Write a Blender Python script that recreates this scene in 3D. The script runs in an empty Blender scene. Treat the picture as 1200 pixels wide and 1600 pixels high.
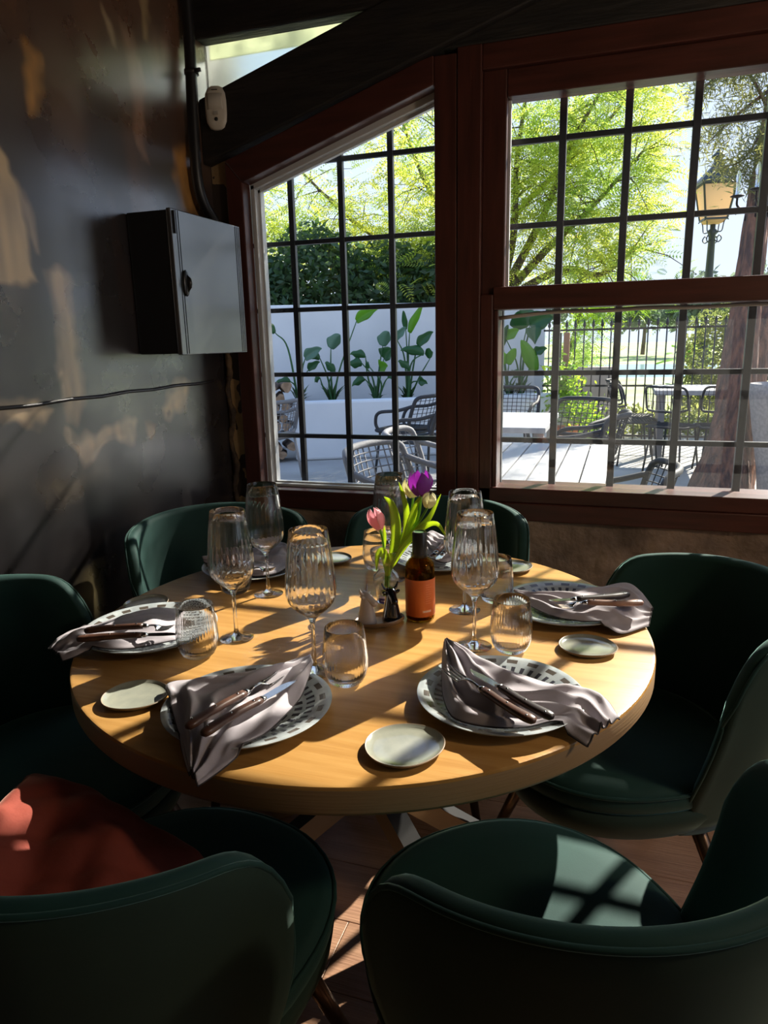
import bpy, math, random
import numpy as np
from mathutils import Vector, Matrix
random.seed(7); RNG = np.random.default_rng(7)
S = bpy.context.scene; COL = S.collection
PI = math.pi; R = math.radians
# ---------------------------------------------------------------- camera
F_PX = 1109.1; PITCH, ROLL, YAW = R(13.545), R(1.344), R(18.581)
CAM = Vector((0, 0, 1.35))
fw = Vector((-math.sin(YAW)*math.cos(PITCH), math.cos(YAW)*math.cos(PITCH), -math.sin(PITCH)))
rt0 = Vector((math.cos(YAW), math.sin(YAW), 0)); dn0 = fw.cross(rt0)
rt = rt0*math.cos(ROLL) + dn0*math.sin(ROLL); dn = fw.cross(rt)
cd = bpy.data.cameras.new('camera'); cam = bpy.data.objects.new('camera', cd); COL.objects.link(cam)
cam.matrix_world = Matrix(((rt.x, -dn.x, -fw.x, CAM.x), (rt.y, -dn.y, -fw.y, CAM.y), (rt.z, -dn.z, -fw.z, CAM.z), (0, 0, 0, 1)))
cd.sensor_fit = 'VERTICAL'; cd.sensor_height = 36.0; cd.lens = F_PX/1600*36.0; cd.clip_start = 0.03; cd.clip_end = 400
S.camera = cam
def ray(x, y): return rt*((x-600)/F_PX) + dn*((y-800)/F_PX) + fw
def onz(x, y, z): d = ray(x, y); return CAM + d*((z-CAM.z)/d.z)
def ony(x, y, Y): d = ray(x, y); return CAM + d*((Y-CAM.y)/d.y)
# ---------------------------------------------------------------- world, sun, exposure
SUN_AZ, SUN_EL, SUN_E = 64.5, 33.2, 11.5
W = bpy.data.worlds.new('sky'); S.world = W; W.use_nodes = True
wn, wl = W.node_tree.nodes, W.node_tree.links
for n_ in list(wn): wn.remove(n_)
wo = wn.new('ShaderNodeOutputWorld'); bg = wn.new('ShaderNodeBackground'); tc = wn.new('ShaderNodeTexCoord')
sx = wn.new('ShaderNodeSeparateXYZ'); cr = wn.new('ShaderNodeValToRGB')
wl.new(tc.outputs['Generated'], sx.inputs[0]); wl.new(sx.outputs['Z'], cr.inputs[0]); wl.new(cr.outputs[0], bg.inputs[0]); wl.new(bg.outputs[0], wo.inputs[0])
cr.color_ramp.elements[0].position = 0.0; cr.color_ramp.elements[0].color = (.70, .80, .95, 1)
cr.color_ramp.elements[1].position = 0.75; cr.color_ramp.elements[1].color = (.30, .48, .88, 1)
e_ = cr.color_ramp.elements.new(.3); e_.color = (.62, .74, .97, 1)
bg.inputs[1].default_value = 1.05
sd = bpy.data.lights.new('sun', 'SUN'); sd.energy = SUN_E; sd.angle = R(0.53); sd.color = (1, .93, .80)
so = bpy.data.objects.new('sun', sd); COL.objects.link(so)
sdir = Vector((math.cos(R(SUN_AZ))*math.cos(R(SUN_EL)), math.sin(R(SUN_AZ))*math.cos(R(SUN_EL)), math.sin(R(SUN_EL))))
so.rotation_euler = sdir.to_track_quat('Z', 'Y').to_euler(); so.location = (6, 12, 9)
S.view_settings.view_transform = 'Standard'; S.view_settings.look = 'None'; S.view_settings.gamma = 1
S.view_settings.exposure = 0.45
try: S.view_settings.use_curve_mapping = False
except Exception: pass
try:
    S.cycles.max_bounces = 12; S.cycles.transparent_max_bounces = 32; S.cycles.transmission_bounces = 12; S.cycles.diffuse_bounces = 5
    S.cycles.sample_clamp_indirect = 6
except Exception: pass
# ---------------------------------------------------------------- helpers
def tag(o, label=None, cat=None, group=None, kind=None):
    if label: o['label'] = label
    if cat: o['category'] = cat
    if group: o['group'] = group
    if kind: o['kind'] = kind
    return o
def thing(name, label, cat, loc=(0, 0, 0), rz=0, group=None, kind=None):
    o = bpy.data.objects.new(name, None); COL.objects.link(o); o.empty_display_size = .05
    o.location = loc; o.rotation_euler = (0, 0, rz); return tag(o, label, cat, group, kind)
class MB:
    def __init__(s): s.v = []; s.f = []; s.m = []; s.mat = 0
    def add(s, vs, fs, m=None):
        b = len(s.v); s.v += [tuple(p) for p in vs]; s.f += [tuple(i+b for i in f) for f in fs]; s.m += [s.mat if m is None else m]*len(fs); return s
    def box(s, a, b, m=None):
        x0, y0, z0 = a; x1, y1, z1 = b
        return s.add([(x0,y0,z0),(x1,y0,z0),(x1,y1,z0),(x0,y1,z0),(x0,y0,z1),(x1,y0,z1),(x1,y1,z1),(x0,y1,z1)],
                     [(0,3,2,1),(4,5,6,7),(0,1,5,4),(1,2,6,5),(2,3,7,6),(3,0,4,7)], m)
    def prism(s, poly, axis, a, b, m=None):      # poly in the two other axes, extruded along axis
        n = len(poly); P = lambda p, t: {'y': (p[0], t, p[1]), 'z': (p[0], p[1], t), 'x': (t, p[0], p[1])}[axis]
        vs = [P(p, a) for p in poly] + [P(p, b) for p in poly]
        fs = [tuple(range(n)), tuple(reversed(range(n, 2*n)))] + [(i, i+n, (i+1) % n+n, (i+1) % n) for i in range(n)]
        return s.add(vs, fs, m)
    def bar(s, p, q, w, h, up=(0, 0, 1), m=None):   # square bar from p to q
        p, q = Vector(p), Vector(q); d = (q-p).normalized(); a = d.cross(Vector(up))
        if a.length < 1e-4: a = d.cross(Vector((1, 0, 0)))
        a.normalize(); b = a.cross(d); c = [(-w/2, -h/2), (w/2, -h/2), (w/2, h/2), (-w/2, h/2)]
        return s.add([e+a*x+b*y for e in (p, q) for x, y in c], [(0,1,2,3),(7,6,5,4),(0,4,5,1),(1,5,6,2),(2,6,7,3),(3,7,4,0)], m)
    def rings(s, rings, closed=False, cap=True, m=None):
        n = len(rings[0]); vs = [p for r in rings for p in r]; k = len(rings); fs = []
        for i in range(k if closed else k-1):
            for j in range(n):
                fs.append((i*n+j, i*n+(j+1) % n, ((i+1) % k)*n+(j+1) % n, ((i+1) % k)*n+j))
        if cap and not closed: fs += [tuple(reversed(range(n))), tuple(range((k-1)*n, k*n))]
        return s.add(vs, fs, m)
    def tube(s, pts, r, seg=8, closed=False, cap=True, m=None):
        pts = [Vector(p) for p in pts]; n = len(pts); rs = r if hasattr(r, '__len__') else [r]*n; rg = []; prev = None
        for i in range(n):
            d = (pts[(i+1) % n]-pts[i-1]) if closed else (pts[min(i+1, n-1)]-pts[max(i-1, 0)])
            if d.length < 1e-9: d = Vector((0, 0, 1))
            d.normalize()
            if prev is None: a = d.orthogonal().normalized()
            else:
                a = prev - d*prev.dot(d)
                a = a.normalized() if a.length > 1e-6 else d.orthogonal().normalized()
            prev = a; b = d.cross(a)
            rg.append([pts[i]+(a*math.cos(t)+b*math.sin(t))*rs[i] for t in [2*PI*k/seg for k in range(seg)]])
        return s.rings(rg, closed, cap, m)
    def lathe(s, prof, seg=48, fn=None, c=(0, 0, 0), m=None, mf=None, cap=True):
        vs = []; fs = []; ms = []
        for i, (r, z) in enumerate(prof):
            for j in range(seg):
                t = 2*PI*j/seg; k = fn(t, i, r, z) if fn else 1
                vs.append((c[0]+r*k*math.cos(t), c[1]+r*k*math.sin(t), c[2]+z))
        for i in range(len(prof)-1):
            for j in range(seg):
                fs.append((i*seg+j, i*seg+(j+1) % seg, (i+1)*seg+(j+1) % seg, (i+1)*seg+j))
                ms.append(mf(i, j) if mf else (s.mat if m is None else m))
        if cap:
            for i, rev in ((0, True), (len(prof)-1, False)):
                if prof[i][0] > 1e-5: fs.append(tuple(reversed(range(i*seg, (i+1)*seg))) if rev else tuple(range(i*seg, (i+1)*seg))); ms.append(ms[0] if rev else ms[-1])
        b = len(s.v); s.v += vs; s.f += [tuple(i+b for i in f) for f in fs]; s.m += ms; return s
    def grid(s, P, m=None, closed_u=False):
        nu = len(P); nv = len(P[0]); fs = []
        for i in range(nu if closed_u else nu-1):
            for j in range(nv-1): fs.append((i*nv+j, ((i+1) % nu)*nv+j, ((i+1) % nu)*nv+j+1, i*nv+j+1))
        return s.add([p for r in P for p in r], fs, m)
    def ell(s, c, r, nu=16, nv=10, M=None, m=None):
        rg = []
        for i in range(nv+1):
            a = -PI/2+PI*i/nv; k = max(math.cos(a), .02); row = []
            for j in range(nu):
                t = 2*PI*j/nu; p = Vector((r[0]*k*math.cos(t), r[1]*k*math.sin(t), r[2]*math.sin(a)))
                if M: p = M @ p
                row.append(p+Vector(c))
            rg.append(row)
        return s.rings(rg, False, True, m)
    def build(s, name, mats, parent=None, smooth=True, bevel=0, loc=None, rz=None, solid=0, angle=None, sub=0):
        me = bpy.data.meshes.new(name); me.from_pydata([tuple(v) for v in s.v], [], s.f)
        mats = mats if isinstance(mats, (list, tuple)) else [mats]
        for m in mats: me.materials.append(m)
        if len(mats) > 1: me.polygons.foreach_set('material_index', s.m)
        if smooth: me.polygons.foreach_set('use_smooth', [True]*len(me.polygons))
        me.update()
        if smooth and angle:
            try: me.set_sharp_from_angle(angle=R(angle))
            except Exception: pass
        o = bpy.data.objects.new(name, me); COL.objects.link(o)
        if parent: o.parent = parent
        if loc is not None: o.location = loc
        if rz is not None: o.rotation_euler = (0, 0, rz)
        if solid: md = o.modifiers.new('s', 'SOLIDIFY'); md.thickness = solid; md.offset = 0
        if bevel: md = o.modifiers.new('b', 'BEVEL'); md.width = bevel; md.segments = 2; md.limit_method = 'ANGLE'
        if sub: md = o.modifiers.new('u', 'SUBSURF'); md.levels = sub; md.render_levels = sub
        return o
def copy_tree(o, parent=None):
    c = o.copy(); COL.objects.link(c); c.parent = parent
    for ch in list(o.children): copy_tree(ch, c)
    return c
def crv(pts, n=6):           # Catmull-Rom through points of any dimension
    P = [np.array(p, float) for p in pts]; P = [2*P[0]-P[1]] + P + [2*P[-1]-P[-2]]; out = []
    for i in range(1, len(P)-2):
        for k in range(n):
            t = k/n; a, b, c, d = P[i-1], P[i], P[i+1], P[i+2]
            out.append(.5*((2*b)+(-a+c)*t+(2*a-5*b+4*c-d)*t*t+(-a+3*b-3*c+d)*t**3))
    out.append(P[-2]); return [tuple(p) for p in out]
# ---------------------------------------------------------------- materials
def mat(name, col, rough=.5, metal=0, noise=None, bump=None, spec=.5, sheen=0, coat=0, emit=None, trans=0, alpha=1, sheen_tint=None):
    m = bpy.data.materials.new(name); m.use_nodes = True; nt = m.node_tree; N, L = nt.nodes, nt.links
    b = N['Principled BSDF']; b.inputs['Base Color'].default_value = (*col, 1); b.inputs['Roughness'].default_value = rough
    b.inputs['Metallic'].default_value = metal; b.inputs['Specular IOR Level'].default_value = spec
    if sheen:
        b.inputs['Sheen Weight'].default_value = sheen; b.inputs['Sheen Roughness'].default_value = .35
        b.inputs['Sheen Tint'].default_value = (*(sheen_tint or (1, 1, 1)), 1)
    if coat: b.inputs['Coat Weight'].default_value = coat; b.inputs['Coat Roughness'].default_value = .12
    if trans: b.inputs['Transmission Weight'].default_value = trans
    tcn = N.new('ShaderNodeTexCoord')
    if noise:       # (colour2, scale, stretch xyz, contrast lo, hi)
        c2, sc, st, lo, hi = noise; mp = N.new('ShaderNodeMapping'); mp.inputs['Scale'].default_value = st
        nz = N.new('ShaderNodeTexNoise'); nz.inputs['Scale'].default_value = sc; nz.inputs['Detail'].default_value = 7
        mr = N.new('ShaderNodeMapRange'); mr.inputs[1].default_value = lo; mr.inputs[2].default_value = hi
        mx = N.new('ShaderNodeMix'); mx.data_type = 'RGBA'; mx.inputs[6].default_value = (*col, 1); mx.inputs[7].default_value = (*c2, 1)
        L.new(tcn.outputs['Object'], mp.inputs[0]); L.new(mp.outputs[0], nz.inputs[0]); L.new(nz.outputs['Fac'], mr.inputs[0]); L.new(mr.outputs[0], mx.inputs[0]); L.new(mx.outputs[2], b.inputs['Base Color'])
    if bump:        # (scale, strength, stretch, distance)
        sc, stg, st, ds = bump; mp = N.new('ShaderNodeMapping'); mp.inputs['Scale'].default_value = st
        nz = N.new('ShaderNodeTexNoise'); nz.inputs['Scale'].default_value = sc; nz.inputs['Detail'].default_value = 6
        bp = N.new('ShaderNodeBump'); bp.inputs['Strength'].default_value = stg; bp.inputs['Distance'].default_value = ds
        L.new(tcn.outputs['Object'], mp.inputs[0]); L.new(mp.outputs[0], nz.inputs[0]); L.new(nz.outputs['Fac'], bp.inputs['Height']); L.new(bp.outputs[0], b.inputs['Normal'])
    if emit: b.inputs['Emission Color'].default_value = (*emit[0], 1); b.inputs['Emission Strength'].default_value = emit[1]
    return m
def leaf_mat(name, col, tcol, rough=.5, mix=.5, rnd=None):
    m = bpy.data.materials.new(name); m.use_nodes = True; N, L = m.node_tree.nodes, m.node_tree.links
    b = N['Principled BSDF']; b.inputs['Base Color'].default_value = (*col, 1); b.inputs['Roughness'].default_value = rough
    t = N.new('ShaderNodeBsdfTranslucent'); t.inputs[0].default_value = (*tcol, 1); x = N.new('ShaderNodeMixShader'); x.inputs[0].default_value = mix
    if rnd:
        g = N.new('ShaderNodeTexCoord'); nz = N.new('ShaderNodeTexNoise'); nz.inputs['Scale'].default_value = rnd[1]; nz.inputs['Detail'].default_value = 3
        mr = N.new('ShaderNodeMapRange'); mr.inputs[1].default_value = .38; mr.inputs[2].default_value = .62
        mx = N.new('ShaderNodeMix'); mx.data_type = 'RGBA'; mx.inputs[6].default_value = (*tcol, 1); mx.inputs[7].default_value = (*rnd[0], 1)
        L.new(g.outputs['Object'], nz.inputs[0]); L.new(nz.outputs['Fac'], mr.inputs[0]); L.new(mr.outputs[0], mx.inputs[0]); L.new(mx.outputs[2], t.inputs[0])
    L.new(b.outputs[0], x.inputs[1]); L.new(t.outputs[0], x.inputs[2]); L.new(x.outputs[0], N['Material Output'].inputs[0]); return m
def glass_mat(name, tint=(1, 1, 1), thin=.5, rough=0.0, ior=1.45):
    m = bpy.data.materials.new(name); m.use_nodes = True; N, L = m.node_tree.nodes, m.node_tree.links; N.remove(N['Principled BSDF'])
    g = N.new('ShaderNodeBsdfGlass'); g.inputs['Color'].default_value = (*tint, 1); g.inputs['Roughness'].default_value = rough; g.inputs['IOR'].default_value = ior
    t = N.new('ShaderNodeBsdfTransparent'); t.inputs[0].default_value = (*tint, 1)
    x = N.new('ShaderNodeMixShader'); x.inputs[0].default_value = thin; L.new(g.outputs[0], x.inputs[1]); L.new(t.outputs[0], x.inputs[2]); L.new(x.outputs[0], N['Material Output'].inputs[0]); return m
def pane_mat(name, tint=(.97, .98, .98), dust=0.0):
    m = bpy.data.materials.new(name); m.use_nodes = True; N, L = m.node_tree.nodes, m.node_tree.links; N.remove(N['Principled BSDF'])
    t = N.new('ShaderNodeBsdfTransparent'); t.inputs[0].default_value = (*tint, 1); g = N.new('ShaderNodeBsdfGlossy'); g.inputs['Roughness'].default_value = .01
    fr = N.new('ShaderNodeFresnel'); fr.inputs[0].default_value = 1.3; x = N.new('ShaderNodeMixShader')
    L.new(fr.outputs[0], x.inputs[0]); L.new(t.outputs[0], x.inputs[1]); L.new(g.outputs[0], x.inputs[2]); out = x
    if dust:
        d = N.new('ShaderNodeBsdfTranslucent'); d.inputs[0].default_value = (.8, .8, .78, 1)
        tcn = N.new('ShaderNodeTexCoord'); nz = N.new('ShaderNodeTexNoise'); nz.inputs['Scale'].default_value = 260; nz.inputs['Detail'].default_value = 2
        n2 = N.new('ShaderNodeTexNoise'); n2.inputs['Scale'].default_value = 5; mr = N.new('ShaderNodeMapRange'); mr.inputs[1].default_value = .60; mr.inputs[2].default_value = .72
        mu = N.new('ShaderNodeMath'); mu.operation = 'MULTIPLY_ADD'; mu.inputs[1].default_value = dust*5; mu.inputs[2].default_value = dust
        L.new(tcn.outputs['Object'], nz.inputs[0]); L.new(tcn.outputs['Object'], n2.inputs[0]); L.new(nz.outputs['Fac'], mr.inputs[0])
        m2 = N.new('ShaderNodeMath'); m2.operation = 'MULTIPLY'; L.new(mr.outputs[0], m2.inputs[0]); L.new(n2.outputs['Fac'], m2.inputs[1]); L.new(m2.outputs[0], mu.inputs[0])
        y = N.new('ShaderNodeMixShader'); L.new(mu.outputs[0], y.inputs[0]); L.new(x.outputs[0], y.inputs[1]); L.new(d.outputs[0], y.inputs[2]); out = y
    L.new(out.outputs[0], N['Material Output'].inputs[0]); return m
M = {}
M['oak'] = mat('oak', (.50, .275, .085), .27, noise=((.41, .21, .058), 2.2, (2, 28, 8), .35, .65), bump=(3, .12, (3, 90, 8), .002), spec=.45)
M['oak_edge'] = mat('oak_edge', (.30, .19, .095), .5, noise=((.30, .19, .09), 3, (4, 4, 40), .35, .65), bump=(3, .3, (3, 3, 90), .002))
M['floor_wood'] = mat('floor_wood', (.36, .20, .12), .38, noise=((.24, .125, .075), 1.6, (2, 22, 4), .3, .7), bump=(2.4, .55, (3, 60, 4), .004), spec=.5)
M['redwood'] = mat('redwood', (.088, .026, .018), .34, noise=((.048, .016, .011), 2.5, (14, 14, 1.6), .3, .7), bump=(3, .25, (30, 30, 2), .003))
M['redwood_h'] = mat('redwood_horizontal', (.088, .026, .018), .34, noise=((.048, .016, .011), 2.5, (1.6, 14, 14), .3, .7), bump=(3, .25, (2, 30, 30), .003))
M['beam'] = mat('black_beam', (.010, .009, .008), .6, noise=((.022, .018, .014), 3, (2, 10, 10), .4, .7), bump=(4, .8, (2, 14, 14), .006))
M['iron'] = mat('black_iron', (.012, .012, .014), .35, bump=(60, .3, (1, 1, 1), .002))
M['alum'] = mat('white_aluminium', (.55, .56, .56), .4)
M['velvet'] = mat('green_velvet', (.011, .047, .040), .75, noise=((.008, .032, .028), 6, (1, 1, 1), .3, .7), bump=(420, .15, (1, 1, 1), .001), spec=.25, sheen=.42, sheen_tint=(.42, .74, .66))
M['velvet_out'] = mat('green_velvet_shell', (.019, .040, .030), .8, noise=((.014, .030, .023), 6, (1, 1, 1), .3, .7), spec=.2, sheen=.3, sheen_tint=(.5, .7, .6))
M['rust'] = mat('rust_velvet', (.25, .052, .034), .8, noise=((.15, .030, .020), 9, (1, 1, 1), .3, .7), bump=(9, .7, (1, 1, 1), .012), sheen=.3, sheen_tint=(.8, .45, .35), spec=.2)
M['bronze'] = mat('bronze_leg', (.11, .07, .045), .32, metal=.85)
M['steel_black'] = mat('black_steel', (.015, .015, .016), .3, spec=.5)
M['steel_reflect'] = mat('leg_floor_reflection', (.34, .24, .14), .45)  # tan floor reflection on the black legs, painted as side colour
M['linen'] = mat('grey_linen', (.34, .31, .335), .85, bump=(700, .25, (1, 1, 1), .0006), sheen=.15)
M['hem'] = mat('dark_hem', (.035, .028, .03), .8)
M['silver'] = mat('polished_steel', (.62, .62, .62), .16, metal=1)
M['handle_brown'] = mat('brown_wood_handle', (.10, .045, .028), .35, noise=((.045, .02, .013), 8, (4, 4, 4), .35, .65))
M['handle_dark'] = mat('dark_wood_handle', (.022, .015, .014), .35)
M['handle_pale'] = mat('pale_wood_handle', (.34, .20, .15), .4, noise=((.20, .10, .07), 8, (4, 4, 4), .35, .65))
M['glaze'] = mat('grey_glaze', (.40, .43, .43), .22, noise=((.27, .30, .31), 30, (1, 1, 1), .35, .65), coat=.4)
M['dash'] = mat('dark_dash_glaze', (.035, .035, .045), .25, coat=.4)
M['check'] = mat('brown_check_glaze', (.075, .062, .05), .25, coat=.4)
M['celadon'] = mat('celadon_glaze', (.28, .285, .225), .08, noise=((.22, .23, .19), 40, (1, 1, 1), .3, .7), coat=.7)
M['clay'] = mat('clay_rim', (.22, .16, .10), .5)
M['glass'] = glass_mat('clear_glass', (1, 1, 1), .04, ior=1.4)
M['vase_glass'] = glass_mat('vase_glass', (.97, .97, .98), .15)
M['olive_glass'] = glass_mat('dark_olive_glass', (.66, .46, .13), .35)
M['water'] = glass_mat('vase_water', (.93, .97, .90), .35, ior=1.33)
M['orange'] = mat('orange_label', (.56, .125, .022), .45)
M['white_print'] = mat('white_print', (.80, .72, .66), .5)
M['orange_print'] = mat('light_orange_print', (.72, .26, .12), .5)
M['black_cap'] = mat('black_cap', (.012, .011, .010), .3)
M['purple_label'] = mat('purple_label', (.045, .03, .22), .4)
M['lilac_print'] = mat('lilac_print', (.50, .52, .78), .4)
M['cow_white'] = mat('white_ceramic', (.62, .55, .50), .25, coat=.5)
M['cow_black'] = mat('black_ceramic', (.012, .013, .02), .12, coat=.8)
M['tray'] = mat('brown_ceramic', (.30, .17, .075), .3, coat=.4)
M['stem'] = leaf_mat('tulip_stem', (.16, .30, .04), (.35, .62, .05), .4, .35)
M['tleaf'] = leaf_mat('tulip_leaf', (.30, .42, .08), (.68, .80, .12), .4, .6)
M['purple'] = leaf_mat('purple_petal', (.22, .05, .32), (.62, .16, .66), .4, .5)
M['pink'] = leaf_mat('pink_petal', (.88, .50, .56), (1.0, .68, .72), .4, .5)
M['cream'] = leaf_mat('cream_petal', (.85, .82, .62), (.95, .92, .66), .4, .45)
M['cab'] = mat('black_satin_metal', (.018, .019, .021), .30, spec=.6)
M['plastic'] = mat('cream_plastic', (.62, .56, .46), .4)
M['plastic_dark'] = mat('dark_plastic', (.02, .02, .02), .3)
M['plastic_lens'] = mat('grey_lens', (.42, .38, .32), .2)
M['plaster'] = mat('ochre_plaster', (.52, .36, .18), .8, noise=((.30, .20, .10), 5, (1, 1, 1), .35, .65), bump=(14, .8, (1, 1, 1), .012))
M['crumble'] = mat('dark_crumbled_edge', (.055, .035, .022), .9, noise=((.16, .10, .05), 14, (1, 1, 1), .45, .62), bump=(25, 1, (1, 1, 1), .02))
M['stone'] = mat('brown_stone_render', (.30, .205, .14), .75, noise=((.13, .09, .065), 5, (1, 1, 1), .38, .62), bump=(11, 1, (1, 1, 1), .02))
M['dark_wall'] = mat('dark_wall', (.045, .032, .024), .6)
M['white_wall'] = mat('white_render', (.70, .725, .735), .85, noise=((.62, .645, .66), 1.2, (1, 1, 1), .35, .65), bump=(8, .3, (1, 1, 1), .01))
M['concrete'] = mat('patio_concrete', (.42, .40, .37), .85, noise=((.31, .295, .27), 1.1, (1, 1, 1), .35, .65), bump=(30, .4, (1, 1, 1), .01))
M['cream_wall'] = mat('cream_render', (.52, .45, .38), .85)
M['rope'] = mat('grey_rope', (.17, .17, .175), .75, bump=(160, .8, (1, 1, 1), .004))
M['rope_dark'] = mat('black_rope', (.022, .023, .027), .7)
M['grey_metal'] = mat('grey_metal', (.26, .25, .245), .45)
M['slat_top'] = mat('grey_table_slat', (.42, .42, .43), .55, noise=((.34, .34, .35), 3, (8, 1, 1), .35, .65))
M['log'] = mat('firewood_bark', (.15, .10, .07), .85, noise=((.07, .045, .03), 14, (1, 1, 1), .35, .65), bump=(30, .8, (1, 1, 1), .01))
M['log_end'] = mat('firewood_cut', (.36, .24, .15), .8, noise=((.22, .14, .08), 20, (1, 1, 1), .35, .65))
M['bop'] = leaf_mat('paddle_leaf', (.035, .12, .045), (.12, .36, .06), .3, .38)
M['bop_lit'] = leaf_mat('sunlit_paddle_leaf', (.12, .28, .03), (.42, .72, .06), .35, .55)  # sunlit look of the same leaf, put into its colour
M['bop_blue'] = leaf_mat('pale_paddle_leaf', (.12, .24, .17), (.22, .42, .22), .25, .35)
M['bark'] = mat('tree_bark', (.17, .125, .09), .9, noise=((.09, .065, .05), 6, (5, 5, 1), .35, .65), bump=(8, 1, (5, 5, 1), .03))
M['pine_bark'] = mat('reddish_pine_bark', (.24, .125, .085), .9, noise=((.10, .065, .055), 5, (5, 5, 1), .38, .6), bump=(7, 1, (6, 6, 1), .05))
M['acacia'] = leaf_mat('feathery_leaf', (.17, .27, .05), (.43, .62, .09), .5, .62, rnd=((.80, .80, .12), .9))
M['bushleaf'] = leaf_mat('dark_bush_leaf', (.030, .075, .030), (.08, .17, .04), .45, .3, rnd=((.16, .26, .05), 2.5))
M['pineleaf'] = leaf_mat('grey_green_leaf', (.075, .085, .045), (.20, .22, .09), .6, .45, rnd=((.42, .42, .10), 2.0))
M['shrub'] = leaf_mat('olive_shrub_leaf', (.13, .16, .05), (.40, .42, .12), .5, .5, rnd=((.2, .26, .08), 2))
M['vine'] = leaf_mat('vine_leaf', (.20, .34, .03), (.60, .82, .04), .5, .6, rnd=((.15, .32, .04), 5))
M['far_tree'] = leaf_mat('far_tree_leaf', (.13, .17, .12), (.30, .38, .26), .7, .45, rnd=((.2, .26, .18), .5))
M['palm'] = leaf_mat('palm_leaf', (.14, .30, .07), (.42, .66, .12), .5, .5)
M['grass'] = mat('lawn', (.30, .42, .10), .9, noise=((.45, .46, .22), .6, (1, 1, 1), .4, .65))
M['lake'] = mat('lake_water', (.25, .42, .40), .15)
M['terracotta'] = mat('terracotta', (.55, .15, .06), .8)
M['pot_grey'] = mat('grey_stone_pot', (.33, .30, .28), .7, noise=((.25, .23, .22), 40, (1, 1, 1), .4, .6))
M['lamp_metal'] = mat('dark_green_lamp_metal', (.035, .045, .045), .45)
M['lamp_glass'] = leaf_mat('milky_lamp_glass', (.75, .62, .44), (.95, .72, .46), .4, .6)
M['pane'] = pane_mat('window_glass', (.98, .985, .99), .0)
M['pane_dusty'] = pane_mat('dusty_window_glass', (.97, .98, .98), .006)
fg = glass_mat('frosted_glass', (.93, .97, .93), 0.0, rough=.45); M['frost'] = fg
M['crystal'] = glass_mat('crystal', (.9, .93, .96), .5)

def set_ior(m, v): m.node_tree.nodes['Principled BSDF'].inputs['IOR'].default_value = v
set_ior(M['cab'], 2.1)
M['stained'] = leaf_mat('stained_white_acrylic', (.5, .5, .42), (.85, .86, .70), .5, .75)
def wb(mb, name, mats, parent, **k):     # build from world coordinates under a thing
    p = parent; chain = []
    while p: chain.append(p); p = p.parent
    Mw = Matrix.Identity(4)
    for q in reversed(chain): Mw = Mw @ Matrix.LocRotScale(q.location, q.rotation_euler, q.scale)
    I = Mw.inverted(); mb.v = [tuple(I @ Vector(v)) for v in mb.v]; return mb.build(name, mats, parent, **k)
WX, WY = -1.545, 2.60
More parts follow.
